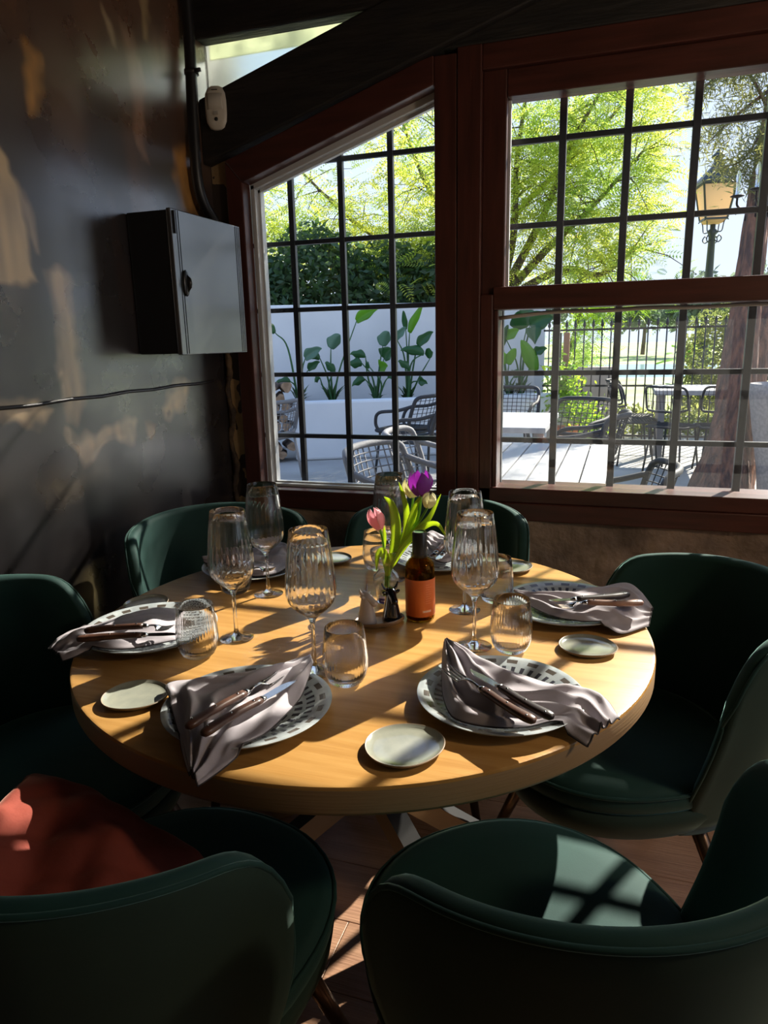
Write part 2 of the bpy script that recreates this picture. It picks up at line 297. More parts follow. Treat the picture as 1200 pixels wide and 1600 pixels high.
# ================================================================ SETTING: room shell
def vnoise(x, y, sc, seed):
    r = np.random.default_rng(seed); g = r.random((64, 64)); X = (x*sc) % 63; Y = (y*sc) % 63
    i = X.astype(int); j = Y.astype(int); fx = X-i; fy = Y-j; fx = fx*fx*(3-2*fx); fy = fy*fy*(3-2*fy)
    return (g[i, j]*(1-fx)+g[i+1, j]*fx)*(1-fy)+(g[i, j+1]*(1-fx)+g[i+1, j+1]*fx)*fy
def wall_left():
    ys = np.concatenate([np.arange(-2.2, 1.15, .15), np.arange(1.15, 2.601, .0065), [2.62]]); zs = np.concatenate([np.arange(0, .7, .1), np.arange(.7, 2.6, .0065), [2.66, 2.75]])
    Yg, Zg = np.meshgrid(ys, zs, indexing='ij'); y = Yg.ravel(); z = Zg.ravel()
    wy = y+.035*(vnoise(y, z, 9, 1)-.5)+.02*(vnoise(y, z, 30, 2)-.5); wz = z+.06*(vnoise(y, z, 7, 3)-.5)+.03*(vnoise(y, z, 26, 4)-.5)
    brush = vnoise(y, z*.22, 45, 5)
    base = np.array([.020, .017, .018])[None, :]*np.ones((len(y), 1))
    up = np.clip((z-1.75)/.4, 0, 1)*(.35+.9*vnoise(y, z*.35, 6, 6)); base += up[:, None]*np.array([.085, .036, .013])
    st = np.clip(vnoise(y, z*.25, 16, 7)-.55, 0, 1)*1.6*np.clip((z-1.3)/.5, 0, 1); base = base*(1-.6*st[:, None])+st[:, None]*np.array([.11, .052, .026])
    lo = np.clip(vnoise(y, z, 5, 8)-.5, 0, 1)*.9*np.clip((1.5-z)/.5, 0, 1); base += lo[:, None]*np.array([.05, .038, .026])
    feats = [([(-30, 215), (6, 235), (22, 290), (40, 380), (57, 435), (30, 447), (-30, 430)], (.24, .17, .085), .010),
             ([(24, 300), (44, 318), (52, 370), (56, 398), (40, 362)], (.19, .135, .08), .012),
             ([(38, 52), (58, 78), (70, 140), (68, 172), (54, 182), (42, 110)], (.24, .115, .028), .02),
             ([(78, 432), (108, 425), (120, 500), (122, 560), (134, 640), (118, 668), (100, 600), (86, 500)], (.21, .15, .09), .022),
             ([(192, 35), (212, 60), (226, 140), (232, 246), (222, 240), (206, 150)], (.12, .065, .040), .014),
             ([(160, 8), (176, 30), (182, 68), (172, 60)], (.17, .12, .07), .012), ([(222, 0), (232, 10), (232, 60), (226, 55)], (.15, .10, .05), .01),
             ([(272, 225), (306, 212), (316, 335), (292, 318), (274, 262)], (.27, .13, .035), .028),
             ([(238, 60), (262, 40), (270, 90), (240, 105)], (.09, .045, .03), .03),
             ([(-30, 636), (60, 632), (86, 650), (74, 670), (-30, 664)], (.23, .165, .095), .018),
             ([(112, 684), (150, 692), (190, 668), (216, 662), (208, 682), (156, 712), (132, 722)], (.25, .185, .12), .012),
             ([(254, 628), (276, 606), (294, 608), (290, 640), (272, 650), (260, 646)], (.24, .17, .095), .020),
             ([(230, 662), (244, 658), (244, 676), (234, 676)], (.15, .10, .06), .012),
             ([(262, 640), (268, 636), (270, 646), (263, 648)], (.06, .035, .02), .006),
             ([(60, 760), (130, 720), (160, 740), (90, 800)], (.055, .045, .033), .05), ([(120, 900), (165, 870), (150, 935), (118, 935)], (.30, .24, .12), .02)]  # last patch is sunlight painted into the wall colour
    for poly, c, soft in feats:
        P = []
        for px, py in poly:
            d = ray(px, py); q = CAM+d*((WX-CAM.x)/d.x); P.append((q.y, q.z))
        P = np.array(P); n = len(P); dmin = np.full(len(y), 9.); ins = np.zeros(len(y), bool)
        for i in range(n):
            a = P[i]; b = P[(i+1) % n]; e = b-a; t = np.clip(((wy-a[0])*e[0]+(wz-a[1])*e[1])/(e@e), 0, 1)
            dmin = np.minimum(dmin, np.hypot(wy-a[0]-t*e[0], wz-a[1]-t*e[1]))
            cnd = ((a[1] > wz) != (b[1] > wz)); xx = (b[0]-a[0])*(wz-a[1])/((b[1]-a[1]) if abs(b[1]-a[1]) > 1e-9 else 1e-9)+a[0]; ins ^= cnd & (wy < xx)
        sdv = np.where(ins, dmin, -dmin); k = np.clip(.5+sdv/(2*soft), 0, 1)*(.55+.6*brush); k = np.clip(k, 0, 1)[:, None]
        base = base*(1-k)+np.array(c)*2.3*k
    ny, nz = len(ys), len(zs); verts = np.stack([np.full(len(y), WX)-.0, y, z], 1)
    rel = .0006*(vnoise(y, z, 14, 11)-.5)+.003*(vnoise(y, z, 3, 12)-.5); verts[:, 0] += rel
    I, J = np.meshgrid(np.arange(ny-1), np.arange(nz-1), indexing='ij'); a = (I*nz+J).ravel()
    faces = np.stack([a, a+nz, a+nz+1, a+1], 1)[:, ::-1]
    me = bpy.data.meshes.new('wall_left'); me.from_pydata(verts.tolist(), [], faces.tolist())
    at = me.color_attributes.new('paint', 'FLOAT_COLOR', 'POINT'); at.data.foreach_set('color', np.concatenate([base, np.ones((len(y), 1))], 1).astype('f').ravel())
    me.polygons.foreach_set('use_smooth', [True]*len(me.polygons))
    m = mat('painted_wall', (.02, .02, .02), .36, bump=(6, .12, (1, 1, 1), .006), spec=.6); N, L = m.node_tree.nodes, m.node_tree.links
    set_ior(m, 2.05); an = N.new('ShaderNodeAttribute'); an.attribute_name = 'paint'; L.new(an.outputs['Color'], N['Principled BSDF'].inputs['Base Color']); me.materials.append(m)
    tx = N.new('ShaderNodeTexCoord'); nz_ = N.new('ShaderNodeTexNoise'); nz_.inputs['Scale'].default_value = 5; nz_.inputs['Detail'].default_value = 6; mr = N.new('ShaderNodeMapRange')
    mr.inputs[1].default_value = .3; mr.inputs[2].default_value = .7; mr.inputs[3].default_value = .24; mr.inputs[4].default_value = .36
    L.new(tx.outputs['Object'], nz_.inputs[0]); L.new(nz_.outputs['Fac'], mr.inputs[0]); L.new(mr.outputs[0], N['Principled BSDF'].inputs['Roughness'])
    o = bpy.data.objects.new('wall_left', me); COL.objects.link(o); tag(o, kind='structure')
    b = MB(); b.box((WX-.2, -2.2, 0), (WX-.012, 2.9, 2.85)); b.build('masonry', M['dark_wall'], o, smooth=False)
    b = MB(); pts = [(WX+.004, yy, 1.211-.012*(2.55-yy)/1.2+.002*math.sin(yy*23)) for yy in np.linspace(.6, 2.5, 30)]
    b.tube(pts, .0055, 6); b.build('panel_joint', mat('joint_paint', (.035, .033, .035), .3), o)
    return o
wall_left()
fl = MB(); fl.box((WX-.2, -2.3, -.2), (2.3, WY+.18, -.012)); floor = fl.build('floor', M['dark_wall'], smooth=False); tag(floor, kind='structure')
yy = -2.2; row = 0
while yy < WY-.01:
    w = min(.185, WY-yy); x = WX-.3+(row*.73 % 1.1)-1.1
    while x < 2.2:
        x1 = x+1.35; a, b_ = max(x, WX), min(x1, 2.2)
        if b_-a > .03:
            mb = MB(); mb.box((a+.0008, yy+.0008, -.012), (b_-.0008, yy+w-.0008, random.uniform(-.0006, .0004))); mb.build('plank', M['floor_wood'], floor, smooth=False, bevel=.0012)
        x = x1
    yy += .185; row += 1
c = MB(); c.box((WX-.2, -2.3, 2.75), (2.3, WY+.2, 2.85)); tag(c.build('ceiling', M['beam'], smooth=False), kind='structure')
# the right wall has an added, unseen window that fills the room with daylight
c = MB(); c.box((2.2, -2.3, 0), (2.35, WY+.2, .7)); c.box((2.2, -2.3, 2.4), (2.35, WY+.2, 2.8)); c.box((2.2, -2.3, .7), (2.35, .2, 2.4)); c.box((2.2, 2.0, .7), (2.35, WY+.2, 2.4))
tag(c.build('wall_right', M['cream_wall'], smooth=False), kind='structure')
c = MB(); c.box((WX-.2, -2.35, 0), (2.35, -2.2, 2.8)); tag(c.build('wall_near', M['cream_wall'], smooth=False), kind='structure')
for nm, loc, a, b_ in (('fill_window', (2.27, 1.1, .7), (2.26, .2, .7), (2.28, 2.0, 2.4)),):
    w_ = thing(nm, None, None, loc, kind='structure'); q = MB(); q.box(a, b_); wb(q, 'pane', M['pane'], w_, smooth=False)
    q = MB(); X0, Y0, Z0 = a; X1, Y1, Z1 = b_; m_ = .05
    if nm != 'window_6':
        for y in (Y0, (Y0+Y1)/2-.02, Y1-.04): q.box((X0-.02, y, Z0), (X1+.02, y+.04, Z1))
        for z in (Z0, Z1-.05): q.box((X0-.02, Y0, z), (X1+.02, Y1, z+.05))
    else:
        for x in (X0, (X0+X1)/2-.02, X1-.04): q.box((x, Y0-.02, Z0), (x+.04, Y1+.02, Z1))
        for z in (Z0, Z1-.05): q.box((X0, Y0-.02, z), (X1, Y1+.02, z+.05))
    wb(q, 'frame', M['redwood'], w_, smooth=False)
# far wall (with the windows)
wf = MB(); wf.box((WX-.2, WY+.012, 0), (2.35, WY+.18, .69)); wf.box((WX-.2, WY+.004, .69), (-1.47, WY+.18, 2.06)); wf.box((WX-.2, WY+.004, 2.0), (WX-.01, WY+.18, 2.8)); wf.box((1.42, WY, .69), (2.35, WY+.18, 2.8))
wf.prism([(-.64, 2.28), (1.42, 2.28), (1.42, 2.8), (-.64, 2.8)], 'y', WY+.03, WY+.16)
wf.box((-1.6, WY+.03, 2.54), (-.64, WY+.16, 2.8)); wf.prism([(-.75, 2.24), (-.64, 2.27), (-.64, 2.54), (-.75, 2.54)], 'y', WY+.03, WY+.16)
wall_far = wf.build('wall_far', M['dark_wall'], smooth=False); tag(wall_far, kind='structure')
def relief(name, x0, x1, z0, z1, step, amp, m, seed):
    xs = np.arange(x0, x1+step, step); zs = np.arange(z0, z1+step*.5, step); P = []
    X, Z = np.meshgrid(xs, zs, indexing='ij'); n = amp*(vnoise(X+5, Z, 6, seed)+.5*vnoise(X+5, Z, 17, seed+1)+.25*vnoise(X+5, Z, 45, seed+2))
    b = MB(); b.grid([[(X[i, j], WY+.010-n[i, j], Z[i, j]) for j in range(len(zs))] for i in range(len(xs))]); return b.build(name, m, wall_far)
relief('stone_render', WX, 2.2, .02, .692, .02, .022, M['stone'], 21)
relief('plaster_strip', WX+.004, -1.462, .69, 2.1, .009, .006, M['plaster'], 31)
b = MB(); pts = []; rs = []
for i, zz in enumerate(np.arange(.70, 1.42, .018)):
    pts.append((-1.528+.008*math.sin(zz*31)+random.uniform(-.003, .003)+(.02 if zz > 1.3 else 0)*0, WY-.002, zz)); rs.append(.009+random.uniform(0, .006))
b.tube(pts, rs, 7); b.build('crumbled_edge', M['crumble'], wall_far)
# beams
b = MB(); bz = lambda X: 2.034+.296*(X+1.465)
b.prism([(WX, bz(WX)), (.75, bz(.75)), (.75, bz(.75)+.222), (WX, bz(WX)+.222)], 'y', WY-.05, WY+.03)
tag(b.build('trim_1', M['beam'], bevel=.008, smooth=False), kind='structure')
b = MB(); b.box((WX, WY-.045, 2.430), (2.2, WY+.03, 2.62)); tag(b.build('trim_2', M['beam'], bevel=.008, smooth=False), kind='structure')
b = MB(); b.box((-.64, WY-.022, 2.283), (2.2, WY+.03, 2.46)); tag(b.build('trim_3', M['beam'], bevel=.006, smooth=False), kind='structure')
# post between the two windows
post = MB(); post.box((-.575, WY-.022, .69), (-.492, WY+.10, 2.285)); post.box((-.656, WY-.018, .69), (-.577, WY+.10, 2.27))
tag(post.build('trim_4', M['redwood'], bevel=.004, smooth=False), kind='structure')
def struct(name, loc): return thing(name, None, None, loc, kind='structure')
# ---- window_1 : left window with a sloping head
w1 = struct('window_1', (-1.03, WY, .69))
b = MB(); b.prism([(-1.47, .72), (-1.402, .765), (-1.402, 1.945), (-1.47, 2.02)], 'y', WY-.020, WY+.045); wb(b, 'stile', M['redwood'], w1, smooth=False, bevel=.004)
b = MB(); b.prism([(-1.47, 2.022), (-1.402, 1.942), (-.656, 2.184), (-.656, 2.272), (-.70, 2.262)], 'y', WY-.022, WY+.045); wb(b, 'sloping_head', M['redwood_h'], w1, smooth=False, bevel=.004)
b = MB(); b.box((-1.47, WY-.022, .69), (-.656, WY+.05, .765)); wb(b, 'bottom_rail', M['redwood_h'], w1, smooth=False, bevel=.004)
lin = [(-1.402, .765), (-.656, .765), (-.656, 2.184), (-1.402, 1.945)]
for nm, (p, q), t in (('lining_side', (lin[0], lin[3]), (.018, 0)), ('lining_head', (lin[3], lin[2]), (0, -.022)), ('lining_sill', (lin[0], lin[1]), (0, .012))):
    e = .04 if nm == 'lining_head' else 0; b = MB(); b.prism([(p[0], p[1]+e), (q[0], q[1]+e), (q[0]+t[0], q[1]+t[1]), (p[0]+t[0], p[1]+t[1])], 'y', WY+.044, WY+.125); wb(b, nm, M['alum'], w1, smooth=False, bevel=.003)
    b = MB(); b.prism([p, q, (q[0]+t[0]*1.5, q[1]+t[1]*1.5), (p[0]+t[0]*1.5, p[1]+t[1]*1.5)], 'y', WY+.072, WY+.084); wb(b, 'glazing_bead', M['alum'], w1, smooth=False)
b = MB(); b.prism(lin, 'y', WY+.076, WY+.0765); wb(b, 'pane', M['pane'], w1, smooth=False)
b = MB(); b.box((-1.47, WY+.12, .70), (-.60, WY+.21, .752)); wb(b, 'outer_sill', mat('pale_sill', (.55, .52, .47), .7), w1, smooth=False, bevel=.004)
GY = WY+.15
for X in (-1.28, -1.068, -.866):
    top = 1.945+.32*(X+1.402)+.05; b = MB(); b.box((X-.011, GY-.011, .74), (X+.011, GY+.011, top)); wb(b, 'grille_bar', M['iron'], w1, smooth=False, bevel=.002)
for Z in (.966, 1.222, 1.481, 1.738, 2.028):
    x0 = -1.46 if Z < 1.97 else -1.402+(Z-1.945)/.32-.05; b = MB(); b.box((x0, GY-.008, Z-.009), (-.60, GY+.008, Z+.009)); wb(b, 'grille_bar', M['iron'], w1, smooth=False, bevel=.002)
# ---- window_2 : right window, fixed upper light over a lower sash
w2 = struct('window_2', (.45, WY, .69)); XR = 1.36
def w2p(nm, a, b_, m='redwood', bv=.004): q = MB(); q.box(a, b_); return wb(q, nm, M[m], w2, smooth=False, bevel=bv)
w2p('stile', (-.492, WY-.018, .70), (-.447, WY+.10, 1.50)); w2p('stile', (-.447, WY+.000, .80), (-.430, WY+.09, 1.46)); w2p('sash_stile', (-.492, WY+.002, 1.50), (-.412, WY+.09, 2.21))
w2p('top_casing', (-.492, WY-.020, 2.207), (XR+.06, WY+.10, 2.284), 'redwood_h'); w2p('top_rail', (-.412, WY+.002, 2.125), (XR, WY+.09, 2.207), 'redwood_h')
w2p('transom', (-.447, WY-.015, 1.447), (XR, WY+.085, 1.524), 'redwood_h'); w2p('bottom_rail', (-.492, WY-.018, .757), (XR+.06, WY+.09, .811), 'redwood_h'); w2p('lower_board', (-.492, WY-.028, .692), (XR+.06, WY+.10, .757), 'redwood_h')
w2p('stile', (XR, WY-.018, .811), (XR+.06, WY+.10, 2.207))
q = MB(); q.box((-.412, WY+.050, 1.524), (XR, WY+.0505, 2.125)); wb(q, 'upper_pane', M['pane'], w2, smooth=False)
q = MB(); q.box((-.430, WY+.050, .811), (XR, WY+.0505, 1.447)); wb(q, 'lower_pane', M['pane_dusty'], w2, smooth=False)
q = MB(); q.tube([(x, WY+.040, 1.437-.016*math.exp(-(x+.43)/.12)+.002*math.sin(x*21)) for x in np.linspace(-.43, XR, 40)], .007, 6); wb(q, 'putty_strip', mat('putty', (.45, .40, .33), .7), w2)
q = MB(); q.box((-.412, WY+.046, 1.524), (-.404, WY+.06, 2.125)); wb(q, 'edge_bead', M['alum'], w2, smooth=False)
w2p('outer_sill', (-.55, WY+.09, .74), (1.45, WY+.20, .80), 'redwood_h')
for X in (-.446, -.24, -.027, .186, .402, .618, .834, 1.05, 1.266): w2p('grille_bar', (X-.0125, GY-.0125, .79), (X+.0125, GY+.0125, 2.25), 'iron', .002)
for Z in (.968, 1.220, 1.48, 1.74, 2.018): w2p('grille_bar', (-.55, GY-.009, Z-.0095), (1.42, GY+.009, Z+.0095), 'iron', .002)
# ---- window_3 : frosted triangle above the sloping beam
w3 = struct('window_3', (-1.2, WY+.09, 2.2))
q = MB(); q.prism([(WX-.01, 2.06), (-.75, 2.25), (-.75, 2.54), (WX-.01, 2.54)], 'y', WY+.05, WY+.056); wb(q, 'frosted_pane', M['frost'], w3, smooth=False)
q = MB(); q.box((WX, WY+.060, 2.395), (-.75, WY+.063, 2.54)); wb(q, 'stained_top_board', M['stained'], w3, smooth=False)
q = MB(); q.box((WX, WY+.10, 2.265), (-1.0, WY+.12, 2.278)); wb(q, 'outer_bar', M['alum'], w3, smooth=False)
# ================================================================ things on the walls
cb = thing('wall_cabinet', 'black metal wall cabinet with grooved door on the dark painted wall', 'cabinet', (WX, 2.275, 1.32))
CX, CY0, CY1, CZ0, CZ1 = -1.375, 2.055, 2.49, 1.320, 1.772
q = MB(); q.box((WX+.004, CY0+.004, CZ0+.004), (CX-.018, CY1-.004, CZ1-.004)); wb(q, 'body', mat('cabinet_body', (.006, .006, .007), .5), cb, smooth=False, bevel=.003)
q = MB(); q.box((CX-.016, CY0, CZ0), (CX, CY1, CZ1)); door = wb(q, 'door', M['cab'], cb, smooth=False, bevel=.003)
for y0 in (.030, .042, .400, .412, .424):
    q = MB(); q.box((CX-.001, CY0+y0-.0012, CZ0+.004), (CX+.0012, CY0+y0+.0012, CZ1-.004)); wb(q, 'groove_line', mat('groove_black', (.004, .004, .004), .4), door, smooth=False)
q = MB(); q.box((CX, CY0+.012, CZ1-.075), (CX+.006, CY0+.020, CZ1-.006)); wb(q, 'hinge', M['steel_black'], door, smooth=False, bevel=.001)
q = MB(); q.box((CX-.0005, CY0+.004, CZ0+.065), (CX+.0008, CY1-.004, CZ0+.067)); wb(q, 'seam', M['cab'], door, smooth=False)
q = MB(); q.ell((CX+.004, CY0+.052, 1.548), (.007, .017, .042)); wb(q, 'handle_plate', M['steel_black'], door)
q = MB(); q.ell((CX+.014, CY0+.055, 1.548), (.010, .008, .016)); q.tube([(CX+.004, CY0+.052, 1.575), (CX+.018, CY0+.056, 1.56), (CX+.018, CY0+.056, 1.535), (CX+.004, CY0+.052, 1.52)], .004, 6); wb(q, 'handle', M['steel_black'], door)
pts = crv([(-1.515, 2.475, 2.75), (-1.512, 2.47, 2.40), (-1.512, 2.455, 2.15), (-1.512, 2.45, 1.95), (-1.508, 2.475, 1.86), (-1.500, 2.53, 1.80), (-1.50, 2.56, 1.72), (-1.50, 2.57, 1.5)], 6)
pp = thing('conduit_pipe', 'black painted conduit pipe running down the corner behind the cabinet', 'pipe', (-1.5, 2.55, 1.5))
q = MB(); q.tube(pts, .021, 12); wb(q, 'pipe', mat('pipe_paint', (.012, .011, .011), .4), pp)
q = MB(); q.tube([(-1.512, 2.467, 2.285), (-1.512, 2.467, 2.30)], .026, 14); q.box((-1.49, 2.45, 2.287), (-1.468, 2.46, 2.298)); wb(q, 'clamp', M['steel_black'], pp)
dt = thing('motion_detector', 'cream plastic motion detector high in the corner beside the pipe', 'detector', (-1.470, 2.555, 2.122))
def rbox(cx, cy, cz, wx, wy, wz, n=20, k=3.2):
    rg = []
    for i in range(9):
        t = -1+2*i/8; s = (1-abs(t)**5)**.2 if abs(t) < 1 else .6; s = max(s, .72); row = []
        for j in range(n):
            a = 2*PI*j/n; ca, sa = math.cos(a), math.sin(a); r = (abs(ca)**k+abs(sa)**k)**(-1/k); row.append((cx+wx*s*r*ca, cy+wy*t, cz+wz*s*r*sa))
        rg.append(row)
    return rg
q = MB(); q.rings(rbox(0, 0, .072, .042, .022, .074)); q.build('housing', M['plastic'], dt)
q = MB(); q.grid([[(.032*math.sin(t), -.018-.009*math.cos(t), .045+h) for h in (.02, .045, .072)] for t in np.linspace(-1.1, 1.1, 10)]); q.build('lens_window', M['plastic'], dt, solid=.002)
q = MB(); q.box((-.008, -.026, .046), (.008, -.0205, .058)); q.build('sensor_window', M['plastic_lens'], dt, smooth=False)
q = MB(); q.ell((0, -.022, .032), (.007, .004, .007)); q.build('camera_eye', M['plastic_dark'], dt)
q = MB(); q.box((-.011, -.022, .128), (.011, -.019, .131)); q.build('indicator_slit', M['plastic_dark'], dt, smooth=False)
dt.rotation_euler = (0, 0, .25)

# added fill lamp to the right, out of view; reflected warm lamps only suggest one
pn = thing('fill_lamp', 'added fill lamp with a frosted globe hanging on the right, outside the picture', 'lamp', (1.55, 1.0, 2.05))
q = MB(); q.tube([(0, 0, .12), (0, 0, .70)], .004, 6); q.build('cord', M['steel_black'], pn); q = MB(); q.lathe([(.02, .14), (.05, .12), (.055, .08), (.0, .08)], 20); q.build('socket_cap', M['steel_black'], pn)
q = MB(); q.ell((0, 0, 0), (.10, .10, .10), 24, 14); q.build('globe', mat('lit_globe', (.9, .8, .6), .5, emit=((1, .72, .42), 14)), pn)
ld = bpy.data.lights.new('fill_light', 'POINT'); ld.energy = 24; ld.color = (1, .76, .50); ld.shadow_soft_size = .10
lo = bpy.data.objects.new('fill_light', ld); COL.objects.link(lo); lo.location = (1.55, 1.0, 1.90)
# ================================================================ DINING TABLE
TX, TY, TZ, TR = -.513, 1.377, .75, .602
tb = thing('dining_table', 'round oak dining table on crossed black steel legs', 'table', (TX, TY, 0))
q = MB(); pr = [(0, .700), (TR-.012, .700), (TR-.004, .702), (TR, .708), (TR, .744), (TR-.002, .7485), (TR-.006, .75), (0, .75)]
q.lathe(pr, 160, mf=lambda i, j: 1 if i < 4 else 0, cap=False); q.build('tabletop', [M['oak'], M['oak_edge']], tb, angle=30)
for a in (-152, -34, 28, 146):
    ca, sa = math.cos(R(a)), math.sin(R(a)); side = Vector((-sa, ca, 0)); w = .048
    p, e = Vector((-.44*ca, -.44*sa, .696)), Vector((.47*ca, .47*sa, .006)); d = (e-p).normalized(); n = d.cross(side).normalized(); v = []
    for c_ in (p, e):
        for x, y in ((-w/2, -w/2), (w/2, -w/2), (w/2, w/2), (-w/2, w/2)): v.append(c_+side*x+n*y)
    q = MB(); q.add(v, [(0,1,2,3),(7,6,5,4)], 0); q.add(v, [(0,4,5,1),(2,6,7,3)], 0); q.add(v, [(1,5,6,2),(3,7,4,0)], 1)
    q.build('leg', [M['steel_black'], M['steel_reflect']], tb, smooth=False)
q = MB(); q.lathe([(.14, .688), (.14, .6995)], 32); q.build('mounting_plate', M['steel_black'], tb, smooth=False)
# ================================================================ CHAIRS (local: faces +X)
def make_chair(name, label):
    t = thing(name, label, 'chair', group=None)
    A = R(98); z0 = .335; nth = 56
    def shell(th, r_in, v):              # v 0..1 bottom to top
        pass
    rg = []
    for i in range(nth+1):
        s = -1+2*i/nth; th = A*s; u = abs(s)
        zt = .822-.05*u**2.2
        e = max(0, (u-.70)/.30); zt = z0+(zt-z0)*(1-e**3.2*.32); 
        ed = max(0, (u-.955)/.045); tk = .034*math.sqrt(max(1-ed*ed, .03)); row = []
        def P(v, off):
            z = z0+(zt-z0)*v; rr = .195+(.285-.195)*(1-(1-v)**1.7)+.010*math.sin(PI*v)*0+off; ex = 1+.02*v
            a = PI+th*(1-.10*(v-.25)*u); return (rr*ex*math.cos(a), rr*math.sin(a), z)
        vs = [0, .08, .22, .4, .6, .78, .90, .965]
        for v in vs: row.append(P(v, tk*.5))
        for k in range(1, 6):
            an = PI/2-PI/2*(k/3.0)+0; cs = math.cos(PI*k/6); sn = math.sin(PI*k/6); p = P(.965, tk*.5*cs); row.append((p[0], p[1], p[2]+.016*sn))
        for v in reversed(vs): row.append(P(v, -tk*.5))
        rg.append(row)
    n_out = 8+3; q = MB(); n = len(rg[0]); vv = [p for r in rg for p in r]; fs = []; ms = []
    for i in range(nth):
        for j in range(n):
            fs.append((i*n+j, i*n+(j+1) % n, (i+1)*n+(j+1) % n, (i+1)*n+j)); ms.append(1 if (j < 8) else 0)
    fs += [tuple(reversed(range(n))), tuple(range(nth*n, (nth+1)*n))]; ms += [0, 0]
    q.v = vv; q.f = fs; q.m = ms; bk = q.build('backrest', [M['velvet'], M['velvet_out']], t)
    q = MB(); q.tube([tuple(Vector(rg[i][8])*1.0+Vector((0, 0, .001))) for i in range(nth+1)], .0038, 6); q.build('piping', M['velvet'], bk)
    for k in (0, nth):
        q = MB(); q.tube([tuple(rg[k][j]) for j in range(1, 9)], .0038, 6); q.build('side_piping', M['velvet'], bk)
    # seat: superellipse
    def sring(sc, z, cx=.085, rx=.262, ry=.248):
        o = []
        for j in range(48):
            a = 2*PI*j/48; c_, s_ = math.cos(a), math.sin(a); kx = 2.25; r = (abs(c_)**kx+abs(s_)**kx)**(-1/kx); o.append((cx+rx*sc*r*c_, ry*sc*r*s_, z))
        return o
    q = MB(); q.rings([sring(.97, .415), sring(1.0, .425), sring(1.008, .440), sring(1.0, .455), sring(.975, .466), sring(.92, .472), sring(.75, .476), sring(.4, .478), sring(.05, .478)]); se = q.build('seat_cushion', M['velvet'], t)
    q = MB(); q.tube(sring(1.006, .457), .0042, 6, closed=True); q.build('cushion_piping', M['velvet'], se)
    q = MB(); q.rings([sring(.55, .322), sring(.80, .330), sring(.92, .350), sring(.98, .382), sring(1.0, .416)]); q.build('seat_shell', M['velvet_out'], t)
    for sx_, sy_ in ((1, 1), (1, -1), (-1, 1), (-1, -1)):
        q = MB(); q.tube([(.085+.13*sx_, .13*sy_, .335), (.085+.235*sx_, .215*sy_, 0)], [.018, .0115], 14); lg = q.build('leg', M['bronze'] if True else None, t)
        q = MB(); q.tube([(.085+.235*sx_, .215*sy_, 0), (.085+.2325*sx_, .213*sy_, .012)], .0118, 12); q.build('foot_cap', M['plastic_dark'], lg)
    return t
ch0 = make_chair('tub_chair', 'green velvet tub chair in the back left corner beneath the black cabinet')
CH = [(-1.135, 1.855, -40, None), (-.545, 2.075, -90, 'green velvet tub chair between the tulips and the window post'), (.095, 1.60, 205, 'green velvet tub chair at the right table edge, its seat caught by sun'),
      (-1.22, 1.095, 8, 'green velvet tub chair at the left edge against the dark painted wall'), (-.655, .715, 83, 'green velvet tub chair at bottom left holding the rust cushion'),
      (-.038, .862, 130, 'green velvet tub chair at bottom right with a square of sun on its seat')]
for i, (x, y, a, lb) in enumerate(CH):
    o = ch0 if i == 0 else copy_tree(ch0); o.location = (x, y, 0); o.rotation_euler = (0, 0, R(a)); o['group'] = 'green tub chairs around the table'
    if lb: o['label'] = lb
# rust cushion
def pillow(name, label, c, rot, sx_, sy_, th):
    q = MB(); n = 28; top = []; bot = []
    for i in range(n+1):
        rt_ = []; rb = []
        for j in range(n+1):
            u, v = -1+2*i/n, -1+2*j/n; k = (1-u**4)*(1-v**4); pin = 1-.10*(u*u*v*v)*1.0-.06*(1-abs(u*v)); h = th*k**.45
            wv = .016*math.sin(5*u+3*v)*k+.013*abs(math.sin(6*v-4*u+1))*k+.010*abs(math.sin(8*u+2+2*v))*k
            x, y = sx_*u*(1-.07*(1-v*v)*abs(u)), sy_*v*(1-.07*(1-u*u)*abs(v)); rt_.append((x, y, h+wv)); rb.append((x, y, -h*.9+wv*.5))
        top.append(rt_); bot.append(list(reversed(rb)))
    q.grid(top); q.grid(bot); o = q.build(name, M['rust'], sub=1); o.location = c; o.rotation_euler = rot; return tag(o, label, 'cushion')
pillow('velvet_cushion', 'rust velvet cushion lying in the bottom left green chair', (-.765, .690, .548), (R(4), R(24), R(8)), .180, .175, .085)
# ================================================================ TABLEWARE
# dinner plates
def plate_mesh(t):
    pr = [(0, .004), (.034, .0042), (.037, .0042), (.050, .0045), (.053, .0045), (.059, .0048), (.070, .0053), (.077, .0057), (.090, .0082), (.097, .0107), (.111, .0152), (.119, .0176), (.129, .0202), (.1385, .0222), (.1400, .0215), (.1385, .0190), (.12, .0135), (.09, .0035), (.085, .0), (0, .0)]
    def mf(i, j):
        if i == 1 or (i == 3 and j % 20 > 1): return 1
        if i == 5: return 1 if j % 20 < 12 else 0
        if i == 7: return 1 if j % 10 < 5 else 0
        if i == 9: return 1 if j % 7 < 3 else 0
        if i == 11: return 2 if j % 14 < 7 else 0
        return 0
    q = MB(); q.lathe(pr, 280, fn=lambda t_, i, r, z: 1+.004*math.sin(3*t_+1)+.003*math.sin(5*t_), mf=mf, cap=False); return q
q = plate_mesh(0); p0 = q.build('dinner_plate', [M['glaze'], M['dash'], M['check']], angle=60)
PL = [(388, 1105, .7, 'grey dinner plate under the napkin at front left of the table'), (781, 1088, 2.1, 'grey dinner plate under the twisted napkin at front right'), (882, 946, .3, 'grey dinner plate at the right edge of the table'),
      (236, 984, 1.3, 'grey dinner plate at the left edge of the table'), (398, 885, 0, 'grey dinner plate by the back left chair'), (690, 872, 2.8, 'grey dinner plate behind the tulips by the back right chair')]
PLW = []
